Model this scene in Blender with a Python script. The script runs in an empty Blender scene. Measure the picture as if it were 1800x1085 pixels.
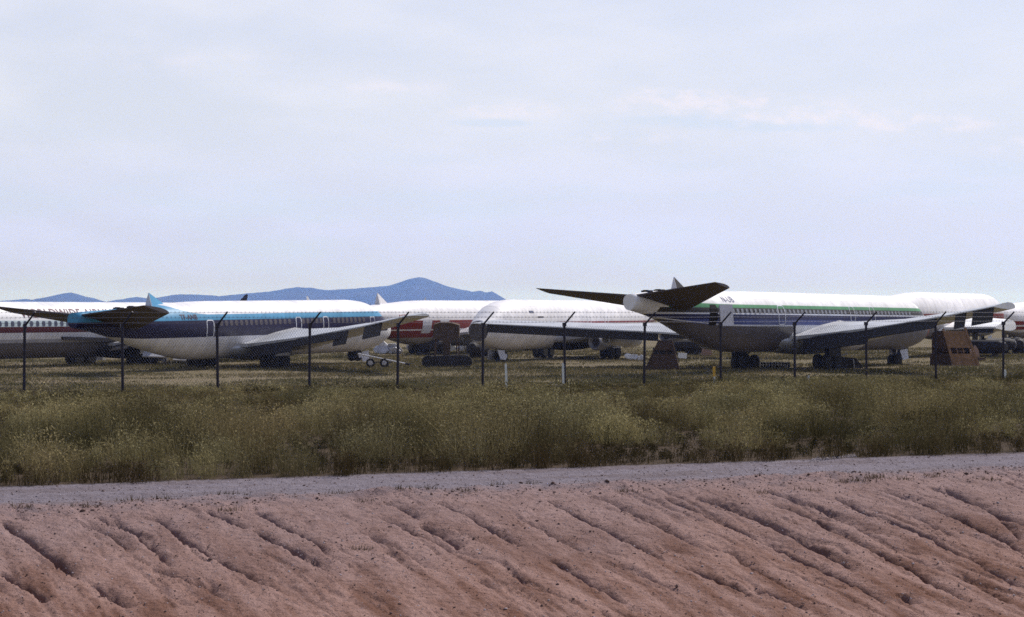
import bpy, bmesh, math, random
import numpy as np
from mathutils import Vector, Matrix, Euler

rnd = random.Random(7)
NP = np.random.default_rng(11)
R = math.radians
scene = bpy.context.scene
COL = scene.collection

# ------------------------------------------------------------------ camera
FPX = 3600.0                      # focal length in pixels of the 1800 px wide photograph
CAM_H = 2.45
HORIZON = 547.0
cam_data = bpy.data.cameras.new('camera')
cam_data.sensor_width = 36.0
cam_data.lens = 36.0 * FPX / 1800.0
cam_data.clip_start = 0.5
cam_data.clip_end = 60000.0
cam = bpy.data.objects.new('camera', cam_data)
COL.objects.link(cam)
cam.location = (0, 0, CAM_H)
cam.rotation_euler = (R(90) + math.atan((HORIZON - 542.5) / FPX), 0, 0)
scene.camera = cam

# ------------------------------------------------------------------ light
SUN_EL, SUN_AZ = 49.0, 44.0       # azimuth from +Y (view direction) towards +X
sun_dir = Vector((math.cos(R(SUN_EL)) * math.sin(R(SUN_AZ)),
                  math.cos(R(SUN_EL)) * math.cos(R(SUN_AZ)), math.sin(R(SUN_EL))))
sun_data = bpy.data.lights.new('sun', 'SUN')
sun_data.energy = 5.0
sun_data.angle = R(0.53)
sun_data.color = (1.0, 0.95, 0.88)
sun = bpy.data.objects.new('sun', sun_data)
COL.objects.link(sun)
sun.rotation_euler = (-sun_dir).to_track_quat('-Z', 'Y').to_euler()

world = bpy.data.worlds.new('World')
scene.world = world
world.use_nodes = True


def build_world():
    nt = world.node_tree
    N, L = nt.nodes, nt.links
    N.clear()
    out = N.new('ShaderNodeOutputWorld')
    bg = N.new('ShaderNodeBackground')
    bg.inputs['Strength'].default_value = 0.095
    sky = N.new('ShaderNodeTexSky')
    sky.sky_type = 'NISHITA'
    sky.sun_disc = False
    sky.sun_elevation = R(SUN_EL)
    sky.sun_rotation = R(SUN_AZ)
    sky.air_density = 1.0
    sky.dust_density = 1.2
    sky.ozone_density = 1.0

    def math_(op, a, b=None, c=None, clamp=False):
        n = N.new('ShaderNodeMath')
        n.operation = op
        n.use_clamp = clamp
        for i, v in enumerate((a, b, c)):
            if v is None:
                continue
            if isinstance(v, (int, float)):
                n.inputs[i].default_value = v
            else:
                L.new(v, n.inputs[i])
        return n.outputs[0]

    tc = N.new('ShaderNodeTexCoord')
    sep = N.new('ShaderNodeSeparateXYZ')
    L.new(tc.outputs['Generated'], sep.inputs[0])
    az = math_('ARCTAN2', sep.outputs['X'], sep.outputs['Y'])
    el = math_('ARCSINE', sep.outputs['Z'])
    azd = math_('MULTIPLY', az, 180 / math.pi)
    eld = math_('MULTIPLY', el, 180 / math.pi)

    def noise(sx, sy, scale, detail=6, rough=0.55, w=0.0):
        comb = N.new('ShaderNodeCombineXYZ')
        L.new(math_('MULTIPLY', azd, sx), comb.inputs[0])
        L.new(math_('MULTIPLY', eld, sy), comb.inputs[1])
        comb.inputs[2].default_value = w
        n = N.new('ShaderNodeTexNoise')
        n.inputs['Scale'].default_value = scale
        n.inputs['Detail'].default_value = detail
        n.inputs['Roughness'].default_value = rough
        L.new(comb.outputs[0], n.inputs['Vector'])
        return n.outputs['Fac']

    def smooth(v, a, b, lo=0.0, hi=1.0):
        m = N.new('ShaderNodeMapRange')
        m.interpolation_type = 'SMOOTHSTEP'
        m.inputs['From Min'].default_value = a
        m.inputs['From Max'].default_value = b
        m.inputs['To Min'].default_value = lo
        m.inputs['To Max'].default_value = hi
        L.new(v, m.inputs['Value'])
        return m.outputs[0]

    def bump(a0, e0, wa, we):
        da = math_('DIVIDE', math_('SUBTRACT', azd, a0), wa)
        de = math_('DIVIDE', math_('SUBTRACT', eld, e0), we)
        r2 = math_('ADD', math_('MULTIPLY', da, da), math_('MULTIPLY', de, de))
        return math_('POWER', 2.718, math_('MULTIPLY', r2, -1.0))

    def add(*vs):
        o = vs[0]
        for v in vs[1:]:
            o = math_('ADD', o, v)
        return o

    def mix(f, a, b, blend='MIX'):
        m = N.new('ShaderNodeMix')
        m.data_type = 'RGBA'
        m.blend_type = blend
        if isinstance(f, (int, float)):
            m.inputs['Factor'].default_value = f
        else:
            L.new(f, m.inputs['Factor'])
        for k, v in ((6, a), (7, b)):
            if isinstance(v, tuple):
                m.inputs[k].default_value = (*v, 1)
            else:
                L.new(v, m.inputs[k])
        return m.outputs[2]

    tint = mix(1.0, sky.outputs[0], SKY_TINT, 'MULTIPLY')
    # thin overcast veil that whitens the low sky, a little uneven
    veil_n = noise(0.35, 1.1, 0.55, 5, 0.5, 3.0)
    veil = smooth(veil_n, 0.30, 0.72, 0.74, 0.96)
    veil_col = mix(smooth(eld, 0.4, 6.0), VEIL_LOW, VEIL)
    veil = math_('MULTIPLY', veil, smooth(eld, 48.0, 12.0))  # veil fades out overhead: unseen sky kept darker to weaken fill light
    base = mix(veil, tint, veil_col)
    # blue-grey lower patches of the cloud sheet
    dark_n = noise(0.22, 1.3, 0.9, 6, 0.55, 9.0)
    dark = math_('MULTIPLY', smooth(dark_n, 0.46, 0.68), smooth(eld, 6.5, 2.5))
    base = mix(math_('MULTIPLY', dark, 0.5), base, CLOUD_SHADE)
    # cumulus puffs low over the horizon, lit tops
    place = add(bump(5.5, 5.75, 2.6, 0.34), bump(7.3, 5.45, 2.2, 0.34), bump(-0.3, 5.62, 1.6, 0.24),
                bump(4.3, 5.95, 0.8, 0.35), bump(11.6, 5.1, 1.8, 0.25), bump(13.8, 4.5, 1.0, 0.22),
                math_('MULTIPLY', bump(-3.4, 6.2, 2.0, 0.3), 0.6), math_('MULTIPLY', bump(3.2, 4.85, 2.2, 0.25), 0.6),
                math_('MULTIPLY', bump(-9, 6.9, 4.0, 0.5), 0.4), math_('MULTIPLY', bump(9.5, 5.2, 1.5, 0.3), 0.7))
    puff_n = noise(1.0, 2.0, 1.15, 9, 0.62, 1.0)
    puff = math_('MULTIPLY', smooth(place, 0.05, 0.95), smooth(puff_n, 0.40, 0.66))
    base = mix(math_('MULTIPLY', puff, 0.62), base, CLOUD_LIT)
    under_n = noise(1.0, 2.2, 1.25, 5, 0.6, 5.5)
    under_p = add(bump(4.6, 5.3, 2.0, 0.22), bump(7.6, 5.05, 2.0, 0.18), bump(-0.4, 5.25, 1.6, 0.15))
    under = smooth(math_('MULTIPLY', under_p, under_n), 0.16, 0.5)
    base = mix(math_('MULTIPLY', under, 0.55), base, CLOUD_SHADE)
    L.new(base, bg.inputs['Color'])
    L.new(bg.outputs[0], out.inputs['Surface'])


SKY_TINT = (0.92, 0.94, 1.15)
VEIL = (8.5, 8.8, 10.1)
VEIL_LOW = (7.4, 8.0, 12.2)
CLOUD_LIT = (9.9, 9.3, 10.3)
CLOUD_SHADE = (6.9, 8.0, 10.0)
build_world()

scene.view_settings.view_transform = 'Standard'
scene.view_settings.look = 'None'
scene.view_settings.exposure = 0.0
scene.view_settings.gamma = 1.0
scene.cycles.max_bounces = 6
scene.cycles.transparent_max_bounces = 8
scene.cycles.volume_bounces = 0
scene.cycles.use_denoising = False
scene.cycles.filter_width = 1.6


# ------------------------------------------------------------------ helpers
def tag(o, label=None, cat=None, group=None, kind=None):
    if label: o['label'] = label
    if cat: o['category'] = cat
    if group: o['group'] = group
    if kind: o['kind'] = kind
    return o


def empty(name, loc, yaw=0.0, pitch=0.0, roll=0.0):
    o = bpy.data.objects.new(name, None)
    COL.objects.link(o)
    o.location = loc
    o.rotation_euler = (roll, pitch, yaw)
    o.empty_display_size = 0.5
    return o


def link(name, me, material, parent=None, loc=(0, 0, 0), rot=(0, 0, 0)):
    o = bpy.data.objects.new(name, me)
    COL.objects.link(o)
    if material is not None and len(me.materials) == 0:
        me.materials.append(material)
    o.parent = parent
    o.location = loc
    o.rotation_euler = rot
    return o


def from_bm(name, bm, smooth=False):
    bmesh.ops.recalc_face_normals(bm, faces=bm.faces[:])
    me = bpy.data.meshes.new(name)
    bm.to_mesh(me)
    bm.free()
    if smooth:
        me.polygons.foreach_set('use_smooth', [True] * len(me.polygons))
    return me


def np_mesh(name, verts, faces_list, smooth=False, colors=None):
    """faces_list: arrays of shape (n,k)"""
    me = bpy.data.meshes.new(name)
    verts = np.asarray(verts, dtype=np.float32)
    me.vertices.add(len(verts))
    me.vertices.foreach_set('co', verts.ravel())
    tot = sum(f.size for f in faces_list)
    npoly = sum(len(f) for f in faces_list)
    me.loops.add(tot)
    me.polygons.add(npoly)
    idx = np.concatenate([f.ravel() for f in faces_list]).astype(np.int32)
    sizes = np.concatenate([np.full(len(f), f.shape[1]) for f in faces_list])
    starts = np.concatenate([[0], np.cumsum(sizes)[:-1]]).astype(np.int32)
    me.loops.foreach_set('vertex_index', idx)
    me.polygons.foreach_set('loop_start', starts)
    if smooth:
        me.polygons.foreach_set('use_smooth', np.ones(npoly, dtype=bool))
    if colors is not None:
        ca = me.color_attributes.new('tone', 'FLOAT_COLOR', 'POINT')
        c4 = np.ones((len(verts), 4), dtype=np.float32)
        c4[:, :3] = colors
        ca.data.foreach_set('color', c4.ravel())
    me.update(calc_edges=True)
    me.validate()
    return me


def add_box(bm, c, s, rot=None):
    m = Matrix.Translation(c)
    if rot is not None:
        m = m @ rot.to_matrix().to_4x4()
    m = m @ Matrix.Diagonal((s[0], s[1], s[2], 1))
    return bmesh.ops.create_cube(bm, size=1.0, matrix=m)


def add_tube(bm, a, b, r0, r1=None, seg=8):
    a, b = Vector(a), Vector(b)
    d = b - a
    q = d.to_track_quat('Z', 'Y')
    m = Matrix.Translation((a + b) / 2) @ q.to_matrix().to_4x4()
    bmesh.ops.create_cone(bm, cap_ends=True, segments=seg, radius1=r0, radius2=r0 if r1 is None else r1,
                          depth=d.length, matrix=m)


def add_lathe(bm, prof, seg=20, axis='X', center=(0, 0, 0), cap=True):
    rings = []
    for (x, r) in prof:
        ring = []
        for k in range(seg):
            a = 2 * math.pi * k / seg
            u, v = r * math.cos(a), r * math.sin(a)
            p = (x, u, v) if axis == 'X' else ((u, x, v) if axis == 'Y' else (u, v, x))
            ring.append(bm.verts.new((p[0] + center[0], p[1] + center[1], p[2] + center[2])))
        rings.append(ring)
    for i in range(len(rings) - 1):
        for k in range(seg):
            bm.faces.new((rings[i][k], rings[i][(k + 1) % seg], rings[i + 1][(k + 1) % seg], rings[i + 1][k]))
    if cap:
        bm.faces.new(rings[0][::-1])
        bm.faces.new(rings[-1])


def prism(bm, pts, thick):
    """pts: coplanar polygon in 3D, extruded along its normal, centred"""
    pts = [Vector(p) for p in pts]
    n = (pts[1] - pts[0]).cross(pts[2] - pts[1]).normalized() * thick / 2
    a = [bm.verts.new(p + n) for p in pts]
    b = [bm.verts.new(p - n) for p in pts]
    bm.faces.new(a)
    bm.faces.new(b[::-1])
    k = len(pts)
    for i in range(k):
        bm.faces.new((a[i], b[i], b[(i + 1) % k], a[(i + 1) % k]))


class Nodes:
    def __init__(self, name):
        self.m = bpy.data.materials.new(name)
        self.m.use_nodes = True
        self.nt = self.m.node_tree
        self.N, self.L = self.nt.nodes, self.nt.links
        self.bsdf = self.N['Principled BSDF']
        self.tc = self.N.new('ShaderNodeTexCoord')

    def put(self, v, sock):
        if isinstance(v, (int, float)):
            sock.default_value = v
        elif isinstance(v, tuple):
            sock.default_value = (*v, 1) if len(v) == 3 and sock.type == 'RGBA' else v
        else:
            self.L.new(v, sock)

    def math(self, op, a, b=None, c=None, clamp=False):
        n = self.N.new('ShaderNodeMath')
        n.operation = op
        n.use_clamp = clamp
        for i, v in enumerate((a, b, c)):
            if v is not None:
                self.put(v, n.inputs[i])
        return n.outputs[0]

    def sep(self, v):
        n = self.N.new('ShaderNodeSeparateXYZ')
        self.L.new(v, n.inputs[0])
        return n.outputs

    def comb(self, x, y, z):
        n = self.N.new('ShaderNodeCombineXYZ')
        for i, v in enumerate((x, y, z)):
            self.put(v, n.inputs[i])
        return n.outputs[0]

    def mapr(self, v, a, b, lo=0.0, hi=1.0, smooth=False):
        n = self.N.new('ShaderNodeMapRange')
        if smooth:
            n.interpolation_type = 'SMOOTHSTEP'
        for k, x in (('Value', v), ('From Min', a), ('From Max', b), ('To Min', lo), ('To Max', hi)):
            self.put(x, n.inputs[k])
        return n.outputs[0]

    def mix(self, f, a, b, blend='MIX'):
        n = self.N.new('ShaderNodeMix')
        n.data_type = 'RGBA'
        n.blend_type = blend
        self.put(f, n.inputs['Factor'])
        self.put(a, n.inputs[6])
        self.put(b, n.inputs[7])
        return n.outputs[2]

    def noise(self, scale, detail=4, rough=0.55, vec=None, dist=0.0):
        n = self.N.new('ShaderNodeTexNoise')
        n.inputs['Scale'].default_value = scale
        n.inputs['Detail'].default_value = detail
        n.inputs['Roughness'].default_value = rough
        n.inputs['Distortion'].default_value = dist
        self.L.new(vec if vec is not None else self.tc.outputs['Object'], n.inputs['Vector'])
        return n.outputs['Fac']

    def bump(self, h, strength=0.3, dist=0.02):
        n = self.N.new('ShaderNodeBump')
        n.inputs['Strength'].default_value = strength
        n.inputs['Distance'].default_value = dist
        self.L.new(h, n.inputs['Height'])
        self.L.new(n.outputs[0], self.bsdf.inputs['Normal'])

    def done(self, col, rough=0.6, metal=0.0, spec=0.3):
        self.put(col, self.bsdf.inputs['Base Color'])
        self.put(rough, self.bsdf.inputs['Roughness'])
        self.put(metal, self.bsdf.inputs['Metallic'])
        self.bsdf.inputs['Specular IOR Level'].default_value = spec
        return self.m


MATS = {}


def plain(name, col, rough=0.6, metal=0.0, var=0.25, scale=3.0, spec=0.3):
    if name in MATS:
        return MATS[name]
    n = Nodes(name)
    f = n.mapr(n.noise(scale, 6, 0.6), 0.3, 0.7, 1 - var, 1 + var * 0.5)
    c = n.mix(1.0, col, n.comb(f, f, f), 'MULTIPLY')
    MATS[name] = n.done(c, rough, metal, spec)
    return MATS[name]


ALU = plain('bare_aluminium', (0.46, 0.47, 0.50), 0.42, 0.35, 0.22, 0.9, 0.4)
GREY_PAINT = plain('grey_wing_paint', (0.40, 0.40, 0.43), 0.5, 0.0, 0.2, 0.8)
STAB_GREY = plain('weathered_tailplane_paint', (0.070, 0.058, 0.064), 0.6, 0.0, 0.18, 0.7)
DARK_METAL = plain('dark_primer', (0.022, 0.018, 0.020), 0.7, 0.0, 0.4, 2.0)
COVE = plain('flap_cove_primer', (0.022, 0.018, 0.019), 0.7, 0.0, 0.4, 1.2)
RUBBER = plain('tyre_rubber', (0.022, 0.020, 0.020), 0.85, 0.0, 0.3, 6.0)
WHITE = plain('white_paint', (0.78, 0.78, 0.80), 0.45, 0.0, 0.12, 1.5)
PALE = plain('pale_grey_paint', (0.55, 0.55, 0.60), 0.5, 0.0, 0.2, 1.5)
GLASS = plain('window_plug', (0.20, 0.21, 0.24), 0.35, 0.0, 0.3, 4.0)
GLASS_DARK = plain('dark_window_pane', (0.08, 0.09, 0.14), 0.25, 0.0, 0.3, 4.0)
BULKHEAD = plain('pressure_bulkhead', (0.11, 0.095, 0.09), 0.7, 0.1, 0.6, 5.0)
OUTLINE = plain('white_outline_paint', (0.62, 0.64, 0.70), 0.5, 0.0, 0.2, 5.0)
POST = plain('weathered_steel_post', (0.030, 0.027, 0.042), 0.55, 0.3, 0.35, 9.0)
WIRE = plain('galvanised_wire', (0.10, 0.10, 0.135), 0.5, 0.4, 0.2, 5.0)
PLY = plain('weathered_plywood', (0.26, 0.145, 0.070), 0.8, 0.0, 0.45, 3.5)
PLY_DARK = plain('dark_or_shaded_plywood', (0.075, 0.042, 0.026), 0.8, 0.0, 0.45, 3.5)  # dark timber; on the larger dock it also paints the shaded walls
TAN = plain('tan_board', (0.34, 0.22, 0.17), 0.8, 0.0, 0.3, 5.0)
TARP = plain('brown_tarpaulin', (0.085, 0.055, 0.038), 0.85, 0.0, 0.5, 4.0)
STAKE = plain('whitewashed_wood', (0.62, 0.64, 0.60), 0.8, 0.0, 0.3, 10.0)
YELLOW = plain('yellow_marker_paint', (0.55, 0.33, 0.05), 0.7, 0.0, 0.3, 10.0)
ORANGE = plain('orange_cover', (0.65, 0.12, 0.05), 0.7, 0.0, 0.3, 10.0)
CONCRETE = plain('concrete_block', (0.48, 0.45, 0.42), 0.85, 0.0, 0.3, 8.0)
BLACK = plain('black_opening', (0.012, 0.010, 0.012), 0.9, 0.0, 0.3, 3.0)
LETTER_DARK = plain('dark_lettering', (0.05, 0.025, 0.05), 0.6, 0.0, 0.2, 3.0)
LETTER_MAROON = plain('maroon_lettering', (0.10, 0.02, 0.05), 0.6, 0.0, 0.2, 3.0)
LETTER_RED = plain('red_lettering', (0.28, 0.03, 0.04), 0.6, 0.0, 0.2, 3.0)
LETTER_BLUE = plain('navy_lettering', (0.03, 0.04, 0.16), 0.6, 0.0, 0.2, 3.0)

# ------------------------------------------------------------------ ground
ROAD_B = R(23.6)
CB, SB = math.cos(ROAD_B), math.sin(ROAD_B)
Q_BANK, Q_VEG, Q_FENCE = 25.9, 28.9, 59.2
FIELD_Z = -1.85
BANK_SLOPE = 0.165


def to_xy(p, q):
    return p * CB - q * SB, p * SB + q * CB


def to_pq(x, y):
    return x * CB + y * SB, -x * SB + y * CB


def vnoise(x, y, seed=0):
    xi, yi = np.floor(x).astype(np.int64), np.floor(y).astype(np.int64)
    xf, yf = x - xi, y - yi
    u, v = xf * xf * (3 - 2 * xf), yf * yf * (3 - 2 * yf)

    def h(i, j):
        n = (i * 374761393 + j * 668265263 + seed * 974634777) & 0x7fffffff
        n = ((n ^ (n >> 13)) * 1274126177) & 0x7fffffff
        n = n ^ (n >> 16)
        return (n & 0xffff) / 65535.0
    a, b, c, d = h(xi, yi), h(xi + 1, yi), h(xi, yi + 1), h(xi + 1, yi + 1)
    return (a * (1 - u) + b * u) * (1 - v) + (c * (1 - u) + d * u) * v


def fbm(x, y, octv=4, seed=0, gain=0.5):
    s, amp, tot = 0, 1.0, 0
    for o in range(octv):
        s = s + amp * vnoise(x * 2 ** o, y * 2 ** o, seed + o * 17)
        tot += amp
        amp *= gain
    return s / tot


def base_z(q):
    return np.interp(q, [-4000, -40, 0, 4, 12, 14, Q_BANK, 61, 106, 1e6],
                     [0.8, 0.8, 0.8, 0.7, -1.95, -(Q_BANK - 14) * BANK_SLOPE, 0, 0, FIELD_Z, FIELD_Z])


# rain gullies of the bank: polylines (photo pixels), depth, width
GULLIES = [
    ([(0, 915), (10, 923), (102, 988), (130, 1012)], .08, .10), ([(31, 935), (60, 960), (120, 1003)], .07, .09),
    ([(0, 1001), (49, 1036), (90, 1060)], .08, .09), ([(170, 905), (230, 931), (270, 965), (304, 997)], .07, .10),
    ([(256, 908), (283, 915), (330, 950), (390, 988), (434, 1009), (512, 1050)], .08, .10),
    ([(140, 915), (195, 940), (230, 970)], .05, .09), ([(361, 898), (402, 915), (430, 930)], .06, .07),
    ([(443, 931), (510, 965), (582, 1005)], .10, .09), ([(447, 898), (476, 911), (540, 948), (597, 988)], .07, .08),
    ([(152, 1025), (189, 1042), (230, 1068)], .07, .10), ([(280, 997), (360, 1030), (400, 1060)], .04, .08),
    ([(675, 884), (700, 892), (740, 915)], .09, .13), ([(662, 906), (755, 948), (800, 965)], .06, .10),
    ([(740, 922), (775, 940), (813, 962)], .11, .13), ([(770, 886), (830, 913), (870, 938), (920, 962)], .10, .11),
    ([(928, 915), (960, 932), (990, 948), (1030, 970)], .05, .09),
    ([(962, 880), (1000, 900), (1043, 923), (1121, 962), (1170, 985)], .12, .10),
    ([(1035, 872), (1070, 880), (1108, 900), (1150, 922), (1199, 948), (1260, 975)], .12, .12),
    ([(965, 985), (985, 998), (1027, 1019), (1060, 1040), (1100, 1065)], .09, .08),
    ([(840, 1020), (870, 1035)], .06, .10), ([(887, 1003), (928, 1028), (960, 1045)], .05, .08),
    ([(1225, 874), (1270, 888), (1320, 908), (1360, 927), (1405, 948), (1467, 982), (1503, 1003)], .22, .13),
    ([(1170, 875), (1200, 888), (1282, 923), (1364, 964), (1438, 997), (1520, 1034), (1560, 1060)], .15, .09),
    ([(1350, 864), (1372, 872), (1389, 880), (1430, 894), (1495, 923), (1530, 940)], .20, .14),
    ([(1356, 886), (1430, 915), (1495, 952), (1553, 980), (1602, 1005), (1660, 1035), (1710, 1060)], .13, .10),
    ([(1462, 874), (1485, 884), (1528, 907), (1610, 935), (1651, 958), (1720, 990), (1800, 1030)], .16, .10),
    ([(1545, 860), (1610, 882), (1684, 911), (1746, 943), (1800, 972)], .20, .11),
    ([(1570, 900), (1600, 905), (1640, 920), (1690, 948)], .07, .09),
    ([(1636, 860), (1675, 872), (1713, 886), (1760, 905), (1810, 928)], .22, .12),
    ([(1660, 858), (1729, 894), (1770, 925), (1795, 950)], .13, .12),
    ([(1508, 931), (1560, 960), (1614, 989), (1680, 1009), (1737, 1038), (1780, 1060)], .15, .12),
    ([(1725, 997), (1760, 1015), (1810, 1036)], .15, .11), ([(1200, 993), (1240, 1012), (1282, 1028), (1340, 1056)], .09, .11),
    ([(1241, 955), (1290, 975), (1325, 1000), (1400, 1040)], .05, .10), ([(1577, 1042), (1600, 1060)], .12, .12),
    ([(1330, 1035), (1370, 1048), (1420, 1070)], .07, .10), ([(1770, 850), (1800, 862)], .10, .14),
    ([(620, 930), (700, 965), (760, 1000)], .035, .10), ([(1060, 985), (1150, 1020), (1220, 1050)], .035, .10),
]


def pix_to_bank(x, y):
    u, v = (x - 900) / FPX, (y - HORIZON) / FPX
    c = CB - u * SB
    d = (CAM_H + BANK_SLOPE * Q_BANK) / (v + BANK_SLOPE * c)
    return to_pq(u * d, d)


def terrain(P, Q):
    Z = base_z(Q)
    rot = (P - 0.25 * Q)
    bank = np.clip((Q_BANK + 0.3 - Q) / 0.8, 0, 1) * np.clip((Q - 14) / 2, 0, 1)
    # soft downslope flutes, then crumbly soil
    wob = 0.5 * fbm(P * 0.9, Q * 0.9, 3, 5)
    flute = fbm(P * 2.3 + wob * 2, Q * 0.35, 3, 21) - 0.5
    Z = Z + bank * (flute * 0.05 + (fbm(P * 1.1, Q * 0.6, 3, 40) - 0.5) * 0.06)
    crumb = (fbm(P * 7, Q * 7, 4, 60, 0.62) - 0.5) + 0.55 * (vnoise(P * 19, Q * 19, 63) - 0.5)
    near = np.clip((Q_VEG + 0.5 - Q) / 0.5, 0, 1) * np.clip((Q - 14) / 2, 0, 1)
    lumps = np.clip(fbm(P * 3.1, Q * 3.1, 3, 65) - 0.52, 0, 1)
    Z = Z + near * crumb * (0.026 + 0.008 * bank) + near * bank * lumps * 0.02
    # fine rills that run straight down the slope, broken by harder crust
    wr = (fbm(P * 1.6, Q * 1.6, 3, 66) - 0.5) * 0.5
    for fr, dp, sd_ in ((2.4, 0.050, 67), (4.6, 0.045, 68), (7.5, 0.030, 69)):
        ph = (P + 0.10 * Q + wr * .6) * fr
        r_ = np.abs(fbm(ph, Q * 0.16, 2, sd_) - 0.5)
        on = np.clip((fbm(P * 0.7, Q * 0.9, 3, sd_ + 5) - 0.44) * 6, 0, 1)
        Z = Z - bank * dp * np.exp(-(r_ / 0.022) ** 1.3) * on
    # wheel ruts in the track and its broken lower edge
    for qc, w, dpt in ((27.05, 0.28, 0.045), (28.2, 0.26, 0.04)):
        Z = Z - dpt * np.exp(-((Q - qc + 0.1 * (fbm(P * 0.3, Q * 0, 2, 71) - .5)) / w) ** 2)
    lip = np.exp(-((Q - (Q_BANK + 0.15) + 0.5 * (fbm(P * 0.8, P * 0, 3, 81) - .5)) / 0.16) ** 2)
    Z = Z + lip * 0.09 * np.clip(fbm(P * 1.7, Q * 1.7, 3, 90) - 0.25, 0, 1) * 1.6
    far = np.clip((Q - 62) / 20, 0, 1)
    Z = Z + far * (fbm(P * 0.11, Q * 0.11, 3, 101) - 0.5) * 0.12 + np.clip((Q - 30) / 3, 0, 1) * (1 - far) * (fbm(P * .5, Q * .5, 3, 111) - .5) * 0.10
    return Z


def carve(P, Q, Z):
    """P: (rows,cols) etc.  deepens the gullies"""
    p1, q1 = P[0], Q[:, 0]
    for pts, dep, wid in GULLIES:
        pl = np.array([pix_to_bank(*t) for t in pts])
        n = len(pl)
        a0, b0 = pl.min(0) - 1.0, pl.max(0) + 1.0
        i0, i1 = np.searchsorted(q1, [a0[1], b0[1]])
        j0, j1 = np.searchsorted(p1, [a0[0], b0[0]])
        if i1 <= i0 or j1 <= j0:
            continue
        p, q = P[i0:i1, j0:j1], Q[i0:i1, j0:j1]
        wob = (fbm(p * 2.5, q * 2.5, 4, 131) - 0.5) * 0.13
        best = np.full(p.shape, 1e9)
        side = np.zeros(p.shape)
        along = np.zeros(p.shape)
        for k in range(n - 1):
            A, B = pl[k], pl[k + 1]
            d = B - A
            L2 = max(d @ d, 1e-9)
            t = np.clip(((p - A[0]) * d[0] + (q - A[1]) * d[1]) / L2, 0, 1)
            dx, dy = p - (A[0] + t * d[0]), q - (A[1] + t * d[1])
            ds = np.hypot(dx, dy)
            s = np.sign(d[0] * dy - d[1] * dx)
            m = ds < best
            best = np.where(m, ds, best)
            side = np.where(m, s, side)
            along = np.where(m, (k + t) / (n - 1), along)
        sd = best * side + wob            # signed: + is the uphill/right wall
        env = np.clip(along / 0.10, 0.0, 1) ** .6 * np.clip((1 - along) / 0.25, 0.0, 1) * (0.80 + 0.40 * fbm(p * 1.6, q * 1.6, 3, 141))
        # steep wall on the low-sd edge, long apron on the other
        w_l, w_r = wid * 0.20, wid * 0.72
        g = np.where(sd < 0, np.exp(-(np.abs(sd) / w_l) ** 2), np.exp(-(np.abs(sd) / w_r) ** 1.15))
        end = (best < 0.9)
        Z[i0:i1, j0:j1] -= dep * GULLY_GAIN * env * g * end
    return Z


GULLY_GAIN = 2.1


def graded(a, b, step, grow=1.35, maxstep=1e9):
    out, s, x = [], step, a
    sign = 1 if b > a else -1
    while (b - x) * sign > 0:
        s = min(s * grow, maxstep)
        x += s * sign
        out.append(x)
    out[-1] = b
    return out


p_cols = np.array(sorted(graded(-2.0, -22000, 0.05)) + list(np.arange(-2.0, 27.0, 0.027)) + graded(27.0, 24000, 0.05))


def sheet(name, q_rows, material, carved=False):
    q_rows = np.array(q_rows)
    P, Q = np.meshgrid(p_cols, q_rows)
    Z = terrain(P, Q)
    if carved:
        Z = carve(P, Q, Z)
    X, Y = to_xy(P, Q)
    V = np.stack([X, Y, Z], -1).reshape(-1, 3)
    r, c = P.shape
    i = np.arange((r - 1) * c).reshape(r - 1, c)[:, :-1].ravel()
    F = np.stack([i, i + 1, i + 1 + c, i + c], -1)
    me = np_mesh(name, V, [F], smooth=True)
    o = link(name, me, material)
    tag(o, kind='structure')
    return o


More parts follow.
